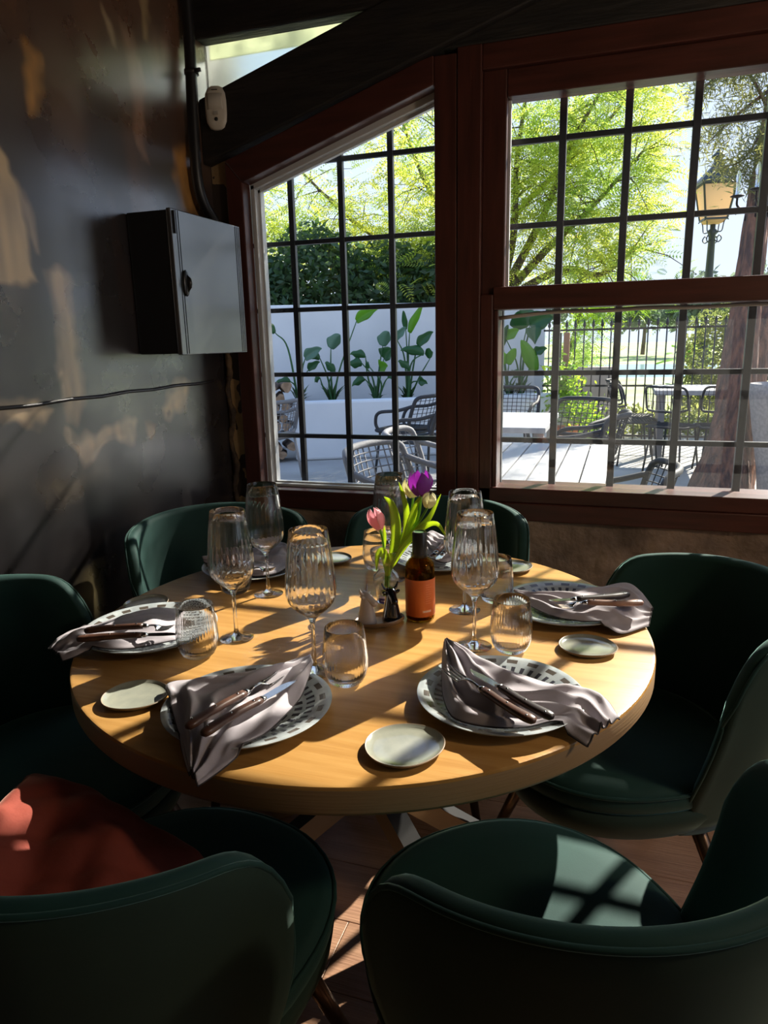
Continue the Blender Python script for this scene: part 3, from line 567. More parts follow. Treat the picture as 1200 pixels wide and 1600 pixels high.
for i, (x, y, rz, lb) in enumerate(PL):
    o = p0 if i == 0 else p0.copy()
    if i: COL.objects.link(o)
    w = onz(x, y, TZ+.012); PLW.append(w); o.location = (w.x, w.y, TZ+.0003); o.rotation_euler = (0, 0, rz); tag(o, lb+' with dashed rim pattern', 'plate', 'dashed dinner plates')
# side dishes
q = MB(); q.lathe([(0, .0045), (.03, .0045), (.046, .0055), (.053, .0068), (.0565, .0098), (.0580, .0105), (.0590, .0096), (.057, .0065), (.050, .0015), (.046, 0), (0, 0)], 72,
    fn=lambda t, i, r, z: 1+.035*math.cos(2*t)+.02*math.cos(3*t+.6), mf=lambda i, j: 1 if i in (4, 5, 6) else 0, cap=False)
d0 = q.build('side_dish', [M['celadon'], M['clay']], angle=60)
DS = [(632, 1164, 1.02, .9, 'small celadon side dish at the front edge of the table centre'), (212, 1086, .95, .2, 'small celadon side dish left of the front left place setting'), (229, 942, .9, 2.0, 'small celadon side dish behind the left dinner plate'),
      (918, 1009, .92, 0, 'small celadon side dish in full sun below the right dinner plate'), (800, 885, .92, 1, 'small celadon side dish at the back right behind the tumblers'), (522, 872, .88, 2, 'small celadon side dish at the back between the two rear chairs')]
for i, (x, y, s, rz, lb) in enumerate(DS):
    o = d0 if i == 0 else d0.copy()
    if i: COL.objects.link(o)
    w = onz(x, y, TZ+.008); o.location = (w.x, w.y, TZ+.0003); o.rotation_euler = (0, 0, rz); o.scale = (s, s, 1); tag(o, lb, 'dish', 'celadon side dishes')
# wine glasses
def wine():
    out = [(.0, .0), (.034, .0), (.0355, .0012), (.034, .0024), (.022, .0038), (.010, .0075), (.0055, .013), (.0040, .024), (.0036, .050), (.0036, .080), (.0042, .095), (.0068, .104), (.013, .112), (.024, .121), (.035, .131), (.0425, .142), (.0458, .155), (.0462, .168), (.0448, .190), (.0418, .220), (.0382, .250), (.0348, .2755), (.0342, .2762), (.0336, .2755)]
    inn = [(.0368, .250), (.0404, .220), (.0434, .190), (.0447, .168), (.0443, .156), (.0408, .1435), (.033, .1335), (.022, .1245), (.010, .117), (.0, .1145)]
    pr = out+inn; q = MB()
    def fn(t, i, r, z):
        if z < .112 or r < .012: return 1
        a = .014 if z < .26 else .014*max(0, (.276-z)/.016)
        return 1+a*abs(math.sin(13*t))*(1 if i < len(out) else .15)
    q.lathe(pr, 156, fn=fn, cap=False); return q
g0 = wine().build('wine_glass', M['glass'], angle=70)
WG = [(370, 997, 'ribbed wine glass on the left between the two left tumblers'), (420, 928, 'ribbed wine glass at the back left, in front of the corner chair'), (492, 1049, 'ribbed wine glass at the front beside the front tumbler'),
      (612, 905, 'ribbed wine glass behind the tulips'), (741, 1010, 'ribbed wine glass on the right, nearest the front right plate'), (726, 953, 'ribbed wine glass on the right behind another wine glass')]
for i, (x, y, lb) in enumerate(WG):
    o = g0 if i == 0 else g0.copy()
    if i: COL.objects.link(o)
    w = onz(x, y, TZ); o.location = (w.x, w.y, TZ+.0003); o.rotation_euler = (0, 0, i*.7); tag(o, lb, 'wine glass', 'ribbed wine glasses')
def tumbler():
    out = [(0, .0), (.018, .0), (.024, .0015), (.031, .007), (.0365, .018), (.0400, .033), (.0408, .046), (.0398, .064), (.0376, .085), (.0352, .1075), (.0345, .1085), (.0338, .1075)]
    inn = [(.0362, .085), (.0384, .064), (.0393, .046), (.0382, .034), (.034, .022), (.026, .014), (.012, .0105), (0, .010)]
    q = MB(); q.lathe(out+inn, 168, fn=lambda t, i, r, z: 1+(.013*abs(math.sin(21*t)) if (i < len(out) and .004 < z < .100) else 0), cap=False); return q
t0 = tumbler().build('tumbler', M['glass'], angle=70)
TG = [(311, 1025, 'ribbed tumbler on the left in front of the left dinner plate'), (369, 926, 'ribbed tumbler at the back left behind a wine glass'), (541, 1067, 'ribbed tumbler at the front centre between the front plates'),
      (591, 890, 'ribbed tumbler at the back just behind the flower vase'), (798, 1017, 'ribbed tumbler on the right above the front right plate'), (774, 940, 'ribbed tumbler at the back right beside the small dish')]
for i, (x, y, lb) in enumerate(TG):
    o = t0 if i == 0 else t0.copy()
    if i: COL.objects.link(o)
    w = onz(x, y, TZ); o.location = (w.x, w.y, TZ+.0003); o.rotation_euler = (0, 0, i*.5); tag(o, lb, 'tumbler', 'ribbed tumblers')
# napkins: two border curves A, B (photo px and height above the table), folds between
def napkin(A, B, label, nf=3, amp=.012, seed=1, tip=True, drop=None):
    a = crv(A, 5); b = crv(B, 5); nu = len(a); nv = 30; P = []; rr = random.Random(seed); ph = rr.random()*3
    for i in range(nu):
        u = i/(nu-1); row = []
        for j in range(nv+1):
            v = j/nv; vv = v+.05*math.sin(2*PI*v+4*u+ph)*(1-abs(2*v-1)); px = a[i][0]*(1-vv)+b[i][0]*vv; py = a[i][1]*(1-vv)+b[i][1]*vv; h = a[i][2]*(1-vv)+b[i][2]*vv
            env = math.sin(PI*v)**.6*(min(1, 3*u+.35))*(1 if u < .9 else .75)
            f = 1-abs(math.sin(PI*nf*vv+1.2*math.sin(2.3*u*2+ph)+ph))**.7
            hh = h+env*(.010+amp*f)+.004*math.sin(14*u+6*v+ph)*env+.0022*math.sin(31*v-19*u+ph)*env+.0016*math.sin(27*u+40*v)*env
            w = onz(px, py, TZ+h); hr = math.hypot(w.x-TX, w.y-TY); g = .0035
            for (pc, pr_) in [(p, .139) for p in PLW]:
                dd = math.hypot(w.x-pc.x, w.y-pc.y)
                if dd < pr_: g = max(g, .009+.0175*(dd/pr_)**2)
            if hr < TR-.004: hh = max(hh, g+.0015)
            row.append((w.x, w.y, TZ+hh))
        P.append(row)
    q = MB(); q.grid(P); n = thing('napkin', label, 'napkin', tuple(P[0][0]), group='grey linen napkins')
    cl = wb(q, 'cloth', M['linen'], n, solid=.0024, sub=1)
    # lower fold layer, slightly offset, and the hem line
    P2 = [[(x+.003, y-.004, z-.0045) for x, y, z in r[::2]] for r in P[2:-1]]
    for r in P2:
        for k, (x, y, z) in enumerate(r):
            if math.hypot(x-TX, y-TY) < TR-.004: r[k] = (x, y, max(z, TZ+.003))
    for e in (0, -1):
        q = MB(); q.tube([r[e] for r in P], .0013, 5); wb(q, 'hem', M['hem'], n)
    q = MB(); q.tube(P[-1], .0013, 5); wb(q, 'hem', M['hem'], n)
    return P
H = .024
napkin([(484, 1026, .045), (440, 1042, .04), (390, 1052, .034), (330, 1062, H), (264, 1067, .02), (266, 1095, .02), (278, 1150, .012), (296, 1212, .006)],
       [(489, 1034, .04), (480, 1064, .035), (468, 1092, H), (445, 1118, H), (425, 1138, H), (398, 1158, .02), (350, 1200, .008), (309, 1229, .004)],
       'grey linen napkin draped over the front left plate and table edge', 4, .022, 3)
napkin([(699, 1000, .055), (720, 1010, .05), (760, 1034, .036), (815, 1055, .03), (865, 1070, H), (910, 1076, .02), (945, 1091, .012), (968, 1124, .006)],
       [(694, 1003, .05), (691, 1040, .036), (693, 1090, H), (712, 1124, H), (765, 1136, H), (820, 1139, .02), (868, 1138, .012), (918, 1167, .004)],
       'grey linen napkin twisted across the front right plate', 4, .020, 5)
napkin([(802, 923, .03), (840, 930, H), (890, 928, H), (935, 919, .028), (977, 911, .03), (1000, 924, .02), (1020, 952, .010)],
       [(804, 929, H), (826, 945, H), (862, 962, H), (908, 971, H), (944, 978, .018), (972, 990, .006), (1014, 978, .004)],
       'grey linen napkin on the right plate with its corner off the table', 4, .014, 8)
napkin([(276, 952, H), (240, 950, .03), (198, 961, H), (159, 975, H), (116, 985, .02), (90, 1000, .010), (75, 1014, .003)],
       [(276, 1000, H), (250, 1005, H), (215, 1012, H), (171, 1016, H), (140, 1016, .018), (118, 1026, .010), (98, 1033, .002)],
       'grey linen napkin on the left plate with two corners off the table', 2, .012, 11)
napkin([(315, 871, H), (345, 868, H), (380, 862, .03), (410, 852, .034), (432, 848, .036), (446, 851, .03), (454, 868, H)],
       [(319, 880, H), (350, 889, H), (388, 899, H), (410, 901, H), (430, 897, H), (446, 888, H), (455, 880, H)], 'grey linen napkin on the plate by the back left chair', 3, .014, 14)
napkin([(655, 846, H), (664, 836, .034), (676, 831, .04), (690, 836, .034), (700, 843, .03), (712, 850, H)],
       [(657, 852, H), (664, 862, H), (674, 871, H), (684, 877, H), (698, 879, H), (713, 873, H)], 'grey linen napkin in the sun on the plate behind the tulips', 5, .014, 17)
# cutlery
def frame(end, neck, tip):
    pe, pn, pt = [onz(x, y, TZ+h) for x, y, h in (end, neck, tip)]; ax = (pn-pe).normalized(); side = Vector((0, 0, 1)).cross(ax).normalized(); up = ax.cross(side)
    ax2 = (pt-pn).normalized(); return pe, pn, pt, side, up
def cutlery(kind, end, neck, tip, label, hm, rivets=True):
    pe, pn, pt, sd_, up = frame(end, neck, tip); L = (pn-pe).length; L2 = (pt-pn).length
    root = thing(kind, label, kind.replace('_', ' '), tuple(pe), group=kind.replace('_', ' ')+'s with wooden handles')
    def along(s): return pe+(pn-pe)*s
    q = MB(); rg = []
    for s, w, h, o in ((0, .003, .003, -.004), (.03, .0075, .0055, -.0045), (.12, .0095, .0065, -.003), (.35, .0085, .0062, 0), (.65, .0075, .0058, .001), (.92, .0078, .0058, 0), (1, .0072, .0052, 0)):
        c_ = along(s)+sd_*o; rg.append([c_+sd_*w*math.cos(t)*abs(math.cos(t))**-.35*1.0+up*h*math.sin(t) if abs(math.cos(t)) > .01 else c_+up*h*math.sin(t) for t in [2*PI*(k+.5)/14 for k in range(14)]])
    q.rings(rg); hd = wb(q, 'handle', M[hm], root)
    if rivets:
        for s in (.12, .5, .88):
            c_ = along(s)+up*.0055; q = MB(); q.ell(tuple(c_), (.0022, .0022, .0014), 10, 6); wb(q, 'rivet', M['silver'], hd)
    ax = (pt-pn).normalized(); sd2 = Vector((0, 0, 1)).cross(ax).normalized(); u2 = ax.cross(sd2)
    q = MB(); q.rings([[pn+ax*a+sd2*w*math.cos(t)+u2*h*math.sin(t) for t in [2*PI*k/12 for k in range(12)]] for a, w, h in ((-.001, .0074, .0054), (.006, .0066, .0048), (.011, .0045, .003))]); wb(q, 'bolster', M['silver'], root)
    if kind == 'table_knife':
        q = MB(); rg = []
        for i in range(13):
            s = i/12; x = .009+(L2-.009)*s; bot = -.0065-.004*math.sin(PI*min(1, s*1.1))*.5; top = .0062-.0118*max(0, (s-.55)/.45)**2; bot = bot*(1-max(0, (s-.9)/.1)**2*.3)
            c_ = pn+ax*x; rg.append([c_+sd2*top+u2*.0009, c_+sd2*bot+u2*.0002, c_+sd2*bot-u2*.0002, c_+sd2*top-u2*.0009])
        q.rings(rg); wb(q, 'blade', M['silver'], root, smooth=False)
    else:
        hl = L2*.46; q = MB(); nk = L2-hl; pts = []; 
        rg = []
        for s, w, h, z in ((0.0, .0034, .0024, 0), (.3, .0026, .002, .003), (.6, .0034, .0016, .004), (.8, .0085, .0012, .002), (1, .0118, .0010, -.002)):
            c_ = pn+ax*(.009+(nk-.009)*s)+u2*z; rg.append([c_+sd2*w*math.cos(t)+u2*h*math.sin(t) for t in [2*PI*k/12 for k in range(12)]])
        q.rings(rg); wb(q, 'fork_neck', M['silver'], root)
        for k in range(4):
            o = (-1.5+k)*.0066; q = MB(); q.tube([pn+ax*(nk-.004+hl*s)+sd2*o*(1+.04*s)+u2*(-.002+.0065*s*s) for s in (0, .25, .5, .75, 1)], [.0020, .0018, .0016, .0013, .0005], 6); wb(q, 'tine', M['silver'], root)
    return root
hz = .052
cutlery('table_fork', (288, 1135, hz), (382, 1083, hz), (444, 1052, .048), 'fork with brown wooden handle on the front left napkin', 'handle_brown')
cutlery('table_knife', (312, 1146, hz), (407, 1094, hz), (460, 1062, .046), 'knife with brown wooden handle on the front left napkin', 'handle_brown')
cutlery('table_fork', (832, 1129, .05), (755, 1078, .054), (693, 1044, .054), 'fork with riveted brown handle on the twisted front right napkin', 'handle_brown')
cutlery('table_knife', (861, 1123, .05), (783, 1075, .056), (731, 1047, .056), 'knife with riveted black handle on the twisted front right napkin', 'handle_dark')
cutlery('table_knife', (985, 930, .05), (900, 936, .052), (858, 939, .048), 'knife with dark handle on the right-hand napkin', 'handle_dark')
cutlery('table_fork', (1006, 943, .048), (917, 941, .052), (866, 950, .048), 'fork with pale wooden handle on the right-hand napkin', 'handle_pale')
cutlery('table_fork', (133, 984, .05), (224, 978, .052), (272, 983, .050), 'fork with brown wooden handle on the left napkin', 'handle_brown')
cutlery('table_knife', (121, 997, .048), (222, 992, .050), (282, 990, .048), 'knife with brown wooden handle on the left napkin', 'handle_brown')
cutlery('table_fork', (336, 884, .05), (390, 888, .052), (432, 891, .048), 'fork on the napkin by the back left chair', 'handle_brown')
cutlery('table_knife', (336, 876, .05), (388, 878, .052), (428, 880, .050), 'knife on the napkin by the back left chair', 'handle_brown')
cutlery('table_fork', (700, 843, .05), (682, 862, .050), (672, 874, .045), 'fork on the napkin behind the tulips', 'handle_pale')
cutlery('table_knife', (706, 850, .05), (692, 865, .050), (684, 875, .045), 'knife on the napkin behind the tulips', 'handle_brown')
# bottle
w = onz(657, 966, TZ); bt = thing('oil_bottle', 'dark glass oil bottle with an orange label and black cap', 'bottle', (w.x, w.y, TZ+.0003), R(-70))
pr = [(0, 0), (.026, 0), (.030, .002), (.0318, .008), (.0318, .104), (.0318, .118), (.0300, .128), (.0235, .137), (.0165, .142), (.0145, .146), (.0140, .185), (.0120, .186), (.0125, .146), (.021, .134), (.0285, .126), (.0300, .117), (.0300, .008), (.026, .005), (0, .005)]
q = MB(); q.lathe(pr, 108, fn=lambda t, i, r, z: 1+(.010*abs(math.sin(27*t)) if 4 <= i <= 5 else 0), cap=False); q.build('glass_body', M['olive_glass'], bt, angle=60)
q = MB(); q.lathe([(0, .006), (.0292, .006), (.0298, .010), (.0298, .108), (0, .109)], 48, cap=False); q.build('oil', M['olive_glass'], bt)
q = MB(); q.lathe([(.0326, .014), (.0328, .015), (.0328, .097), (.0326, .098)], 64, cap=False); lb = q.build('label', M['orange'], bt)
def on_label(q, a0, a1, z0, z1, r=.0331, n=6):
    for k in range(n):
        a, b_ = a0+(a1-a0)*k/n, a0+(a1-a0)*(k+1)/n; q.add([(r*math.cos(a), r*math.sin(a), z0), (r*math.cos(b_), r*math.sin(b_), z0), (r*math.cos(b_), r*math.sin(b_), z1), (r*math.cos(a), r*math.sin(a), z1)], [(0, 1, 2, 3)])
q = MB(); on_label(q, .05, .72, .024, .0305); q.build('label_print_box', M['orange_print'], lb, smooth=False)
q = MB()
for k in range(9): on_label(q, .12+k*.062, .12+k*.062+.036, .0258, .0288, .0334, 1)
q.build('label_lettering', M['white_print'], lb, smooth=False)['kind'] = 'stuff'
q = MB()
for k in range(9): on_label(q, .30, .30+[.40, .33, .42, .28, .40, .36, .30, .42, .25][k], .045+k*.0052, .0458+k*.0052, .0331, 3)
q.build('small_print', M['orange_print'], lb, smooth=False)['kind'] = 'stuff'
q = MB(); q.lathe([(.0158, .143), (.0166, .144), (.0166, .150), (.0160, .1505), (.0160, .196), (.0150, .199), (.0125, .1995), (.0120, .197), (0, .197)], 40, mf=lambda i, j: 0 if i < 6 else 1, cap=False); q.build('cap', [M['black_cap'], mat('green_cap_top', (.06, .14, .05), .5)], bt, angle=40)
# vase and tulips
w = onz(604, 940, TZ); VX, VY = w.x, w.y
vs = thing('flower_vase', 'small glass vase with a flared cup holding tulips', 'vase', (VX, VY, TZ+.0003), R(-75))
out = [(0, 0), (.020, 0), (.0225, .002), (.0235, .010), (.0255, .030), (.029, .047), (.0305, .058), (.028, .068), (.020, .076), (.0165, .081), (.0175, .086), (.025, .093), (.0315, .102), (.0350, .114), (.0358, .128), (.0350, .1292)]
inn = [(.0343, .128), (.0335, .114), (.030, .1035), (.0235, .095), (.0160, .087), (.0150, .081), (.0185, .0745), (.0262, .066), (.0288, .058), (.0272, .047), (.0238, .030), (.0218, .010), (.020, .006), (0, .006)]
q = MB(); q.lathe(out+inn, 64, cap=False); q.build('glass_body', M['vase_glass'], vs, angle=60)
q = MB(); q.lathe([(0, .0065), (.0198, .0065), (.0214, .011), (.0234, .030), (.0268, .047), (.028, .054), (0, .0545)], 40, cap=False); q.build('water', M['water'], vs)
q = MB(); on_label(q, -.75, .75, .004, .016, .0247, 12); q.build('label', M['purple_label'], vs, smooth=False)
q = MB(); on_label(q, -.75, .75, .016, .022, .0252, 12); on_label(q, -.5, .35, .0085, .0105, .0249, 8); q.build('label_print', M['lilac_print'], vs, smooth=False)['kind'] = 'stuff'
def V3(x, y, Y): return Vector(ony(x, y, Y))
def petals(root, base, axis, Ln, rad, m, n=6, opening=1.0, twist=0, scale=(1, 1)):
    ax = axis.normalized(); a = ax.orthogonal().normalized(); b_ = ax.cross(a)
    for k in range(n):
        ph = 2*PI*k/n+twist; inner = k % 2; P = []
        for i in range(11):
            u = i/10; r = rad*(math.sin(PI*min(1, .12+u*.62))**.9)*(1-.35*max(0, u-.55)*(2-opening))*(.93 if inner else 1.0)
            if u > .85: r *= 1-.18*(u-.85)/.15*(2-opening)
            hw = 1.15*math.sin(PI*(.10+.86*u)**.9)**.75*(1 if u < 1 else 0)+.03; row = []
            for j in range(9):
                v = -1+2*j/8; an = ph+v*hw*.62*(1-.25*u); rr = r*(1+.05*abs(v))-.0008*(1-v*v); zz = Ln*(u*(1-.05*v*v)-.0) ; row.append(base+ax*zz+(a*math.cos(an)+b_*math.sin(an))*max(rr, .0012))
            P.append(row)
        q = MB(); q.grid(P); wb(q, 'petal', m, root, solid=.0007)
def stem(root, pts, r=.0028):
    q = MB(); q.tube(crv(pts, 8), r, 8); wb(q, 'stem', M['stem'], root)
def leaf(root, pts, wid, m=None, side=None, fold=.35, name='leaf'):
    c_ = [Vector(p) for p in crv(pts, 6)]; n = len(c_); P = []
    for i in range(n):
        s = i/(n-1); d = (c_[min(i+1, n-1)]-c_[max(i-1, 0)]).normalized(); sd_ = Vector(side) if side else d.cross(Vector((-.35, .93, .1))); sd_ = (sd_-d*sd_.dot(d)).normalized(); up = d.cross(sd_)
        w_ = wid*(math.sin(PI*(.08+.92*s)**.8)**.7 if s < .995 else .02); w_ = max(w_, wid*.02)
        P.append([c_[i]+sd_*w_*v+up*w_*fold*abs(v)**1.5 for v in (-1, -.66, -.33, 0, .33, .66, 1)])
    q = MB(); q.grid(P); return wb(q, name, m or M['tleaf'], root, solid=.0009)
VB = Vector((VX, VY, TZ+.012))
def tulip(label, pts, m, Ln, rad, axis, tw, op=1.0, n=6):
    root = thing('tulip', label, 'tulip', tuple(VB), group='tulips in the vase'); stem(root, pts); petals(root, Vector(pts[-1]), axis, Ln, rad, M[m], n, op, tw); return root
Yv = VY
t1 = tulip('open purple tulip at the top of the bunch', [VB+Vector((.004, 0, 0)), V3(607, 905, Yv), V3(625, 855, Yv+.01), V3(652, 812, Yv+.02), V3(658, 774, Yv+.03)], 'purple', .058, .0285, Vector((-.05, .0, 1)), .3, 1.4)
leaf(t1, [V3(612, 880, Yv), V3(632, 845, Yv), V3(642, 812, Yv+.01), V3(651, 786, Yv+.02), V3(657, 775, Yv+.01)], .0085)
leaf(t1, [V3(608, 890, Yv-.01), V3(630, 850, Yv-.01), V3(655, 825, Yv-.01), V3(672, 806, Yv), V3(689, 772, Yv+.01)], .0085)
t2 = tulip('cream tulip behind the purple one', [VB+Vector((-.006, .004, 0)), V3(606, 900, Yv+.01), V3(622, 850, Yv+.03), V3(640, 810, Yv+.05), V3(646, 777, Yv+.06)], 'cream', .048, .021, Vector((-.22, 0, 1)), .1, .8)
leaf(t2, [V3(620, 870, Yv+.02), V3(633, 835, Yv+.02), V3(635, 800, Yv+.02), V3(630, 775, Yv+.02), V3(623, 753, Yv+.02)], .0075)
t3 = tulip('closed cream tulip bud on the right', [VB+Vector((0, .006, 0)), V3(608, 895, Yv-.01), V3(630, 850, Yv), V3(658, 810, Yv), V3(668, 793, Yv)], 'cream', .036, .0170, Vector((.22, 0, 1)), .5, .6)
leaf(t3, [V3(612, 885, Yv-.02), V3(634, 850, Yv-.02), V3(660, 824, Yv-.02), V3(682, 818, Yv-.02), V3(697, 838, Yv-.03)], .0075)
leaf(t3, [V3(622, 860, Yv+.01), V3(636, 835, Yv+.02), V3(648, 805, Yv+.02), V3(652, 790, Yv+.02)], .006)
t4 = tulip('pink tulip leaning to the left', [VB+Vector((-.004, -.003, 0)), V3(603, 900, Yv-.01), V3(601, 868, Yv-.01), V3(598, 845, Yv-.01), V3(594, 827, Yv-.01)], 'pink', .052, .0205, Vector((-.38, 0, 1)), .8, .7)
leaf(t4, [V3(608, 890, Yv), V3(617, 850, Yv-.01), V3(618, 815, Yv-.01), V3(612, 788, Yv-.01), V3(600, 776, Yv-.01)], .0115)
leaf(t4, [V3(600, 858, Yv), V3(601, 840, Yv), V3(600, 828, Yv), V3(599, 818, Yv)], .004)
leaf(t4, [V3(606, 900, Yv-.02), V3(603, 875, Yv-.02), V3(597, 860, Yv-.03), V3(590, 868, Yv-.04), V3(588, 893, Yv-.04)], .009)
# shakers on their dish
wa, wb_ = onz(574, 976, TZ), onz(612, 970, TZ); mid = (wa+wb_)/2; ang = math.atan2(wb_.y-wa.y, wb_.x-wa.x)
q = MB(); q.lathe([(0, .004), (.040, .004), (.050, .005), (.053, .010), (.056, .011), (.0575, .009), (.055, .002), (.052, 0), (0, 0)], 64, fn=lambda t, i, r, z: (1/math.sqrt(math.cos(t)**2+(math.sin(t)/.58)**2)), cap=False)
o = q.build('shaker_dish', M['tray'], angle=50); o.location = (mid.x, mid.y, TZ+.0003); o.rotation_euler = (0, 0, ang); tag(o, 'small oval brown dish under the two cow shakers', 'dish')
def cow(label, p, m, head):
    t = thing('cow_shaker', label, 'shaker', (p.x, p.y, TZ+.0045), head, group='cow head shakers')
    q = MB(); q.lathe([(0, 0), (.0205, 0), (.0212, .002), (.0195, .012), (.0165, .028), (.0138, .044), (.0122, .054), (.0105, .062), (.006, .068), (0, .070)], 32, cap=False); q.build('body', m, t)
    Mx = Matrix.Rotation(R(28), 3, 'Y'); q = MB(); q.rings([[Vector((.0, 0, .060))+Mx @ Vector((x, w_*math.cos(a), h*math.sin(a)+z)) for a in [2*PI*k/16 for k in range(16)]] for x, w_, h, z in ((-.014, .002, .002, 0), (-.011, .0095, .009, 0), (-.002, .0115, .0108, 0), (.008, .0100, .0092, -.001), (.016, .0078, .0075, -.002), (.023, .0082, .0072, -.003), (.028, .0066, .0055, -.003), (.030, .002, .002, -.003))]); q.build('head', m, t)
    for s in (-1, 1):
        q = MB(); q.tube([(-.004, .006*s, .066), (-.006, .014*s, .071), (-.007, .018*s, .079), (-.006, .019*s, .084)], [.0036, .003, .0019, .0004], 8); q.build('horn', m, t)
        q = MB(); q.ell((-.001, .0145*s, .0615), (.003, .0075, .0042), 12, 6, Matrix.Rotation(.4*s, 3, 'X')); q.build('ear', m, t)
    return t
cow('white cow-shaped shaker on the left of the oval dish', wa, M['cow_white'], R(-5)); cow('glossy black cow-shaped shaker on the right of the oval dish', wb_, M['cow_black'], R(-50))
# ================================================================ OUTSIDE
g = MB(); g.box((-40, WY+.18, -.3), (40, 13.2, -.001)); tag(g.build('patio_floor', M['concrete'], smooth=False), kind='structure')
g = MB(); g.add([(-80, 13.2, -.02), (80, 13.2, -.02), (80, 26, -.05), (-80, 26, -.05)], [(0, 1, 2, 3)]); tag(g.build('lawn', M['grass'], smooth=False), 'sunlit lawn between the iron fence and the lake', 'lawn', kind='stuff')
g = MB(); g.add([(-80, 26, -.06), (80, 26, -.06), (80, 38, -.06), (-80, 38, -.06)], [(0, 1, 2, 3)]); tag(g.build('lake', M['lake'], smooth=False), 'pale green lake beyond the iron fence', 'lake', kind='stuff')
g = MB(); g.add([(-120, 38, -.05), (120, 38, -.05), (120, 150, -.05), (-120, 150, -.05)], [(0, 1, 2, 3)]); tag(g.build('far_lawn', M['grass'], smooth=False), 'far grassy bank behind the lake', 'lawn', kind='stuff')
wd = Vector((.9, .43, 0)).normalized(); wn_ = Vector((-wd.y, wd.x, 0)); W0 = Vector((-3.8, 7.4, 0))
def wl_(s, o, z): return W0+wd*s+wn_*o+Vector((0, 0, z))
def obox(q, s0, s1, o0, o1, z0, z1):
    return q.add([wl_(s0, o0, z0), wl_(s1, o0, z0), wl_(s1, o1, z0), wl_(s0, o1, z0), wl_(s0, o0, z1), wl_(s1, o0, z1), wl_(s1, o1, z1), wl_(s0, o1, z1)], [(0,3,2,1),(4,5,6,7),(0,1,5,4),(1,2,6,5),(2,3,7,6),(3,0,4,7)])
q = MB(); obox(q, -6, 3.62, 1.1, 1.32, 0, 1.82); tag(q.build('garden_wall', M['white_wall'], smooth=False, bevel=.03), 'tall white rendered garden wall behind the planter', 'wall', kind='structure')
pl = thing('planter', 'low white rendered planter in front of the tall wall', 'planter', tuple(wl_(0, 0, 0)), kind='structure')
q = MB(); obox(q, .23, 3.62, 0, .16, 0, .69); obox(q, .23, .38, .16, 1.1, 0, .69); wb(q, 'planter_wall', M['white_wall'], pl, bevel=.03, smooth=False)
q = MB(); obox(q, .38, 3.62, .16, 1.1, .3, .60); wb(q, 'soil', mat('soil', (.07, .05, .035), .9), pl, smooth=False)
def wpt(x, y, off):
    d = ray(x, y); p0 = W0+wn_*off; return CAM+d*((p0-CAM).dot(wn_)/d.dot(wn_))
# paddle-leaf plants: (root px, leaves as (stem bend px, leaf base px, leaf tip px, half width m, material, offset))
def paddle(root, base, bend, lb, lt, w_, m, off):
    b_ = wpt(*base, off); b_.z = .59; pts = [b_, wpt(*bend, off-.02), wpt(*lb, off-.05)]
    q = MB(); q.tube(crv(pts, 6), [.016-.010*i/12 for i in range(13)], 6); wb(q, 'leaf_stem', M['bop'], root)
    p, e = wpt(*lb, off-.05), wpt(*lt, off-.12); mid = (p+e)/2+Vector((0, 0, .10*(e-p).length)); c_ = crv([p, mid, e], 7); n = len(c_); P = []; sd0 = Vector((0, 0, 1)) if abs((e-p).z) < .75*(e-p).length else wd
    for i in range(n):
        s = i/(n-1); c0 = Vector(c_[i]); d = (e-p).normalized(); sd_ = (sd0-d*sd0.dot(d)).normalized(); up = d.cross(sd_); ww = w_*max(math.sin(PI*(.05+.93*s)**.66)**.9, .03)
        P.append([c0+sd_*ww*v+up*ww*.55*(abs(v))+Vector((0, 0, .012*math.sin(9*s)*v*v)) for v in (-1, -.6, -.25, 0, .25, .6, 1)])
    q = MB(); q.grid(P); wb(q, 'leaf', M[m], root, solid=.003)
def plant(label, base, leaves):
    b_ = wpt(*base, .5); root = thing('paddle_leaf_plant', label, 'plant', (b_.x, b_.y, .59), group='paddle-leaf plants in the planter')
    for bend, lb, lt, w_, m, off in leaves: paddle(root, base, bend, lb, lt, w_, m, off)
    q = MB()
    for k in range(26):
        a = random.uniform(0, 6.28); d = Vector((math.cos(a), math.sin(a), 0)); p = b_.copy(); p.z = .59; h = random.uniform(.10, .28); s_ = d.cross(Vector((0, 0, 1)))*.02; t = p+d*random.uniform(.06, .2)+Vector((0, 0, h)); q.add([p, (p+t)/2+s_+Vector((0, 0, .05)), t, (p+t)/2-s_+Vector((0, 0, .05))], [(0, 1, 2, 3)])
    wb(q, 'ground_leaves', M['bushleaf'], root)['kind'] = 'stuff'
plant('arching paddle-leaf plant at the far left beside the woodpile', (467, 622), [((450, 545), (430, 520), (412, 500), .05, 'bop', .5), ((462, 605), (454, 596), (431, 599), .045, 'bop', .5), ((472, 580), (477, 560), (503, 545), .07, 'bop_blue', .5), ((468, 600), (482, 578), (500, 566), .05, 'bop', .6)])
plant('paddle-leaf plant with a pale upright leaf, second from the left', (520, 624), [((517, 580), (517, 545), (531, 523), .085, 'bop_blue', .5), ((530, 580), (557, 502), (590, 484), .065, 'bop_lit', .45), ((514, 600), (524, 580), (508, 567), .05, 'bop', .4), ((505, 605), (500, 590), (492, 598), .04, 'bop', .5), ((512, 590), (500, 560), (478, 552), .05, 'bop', .55)])
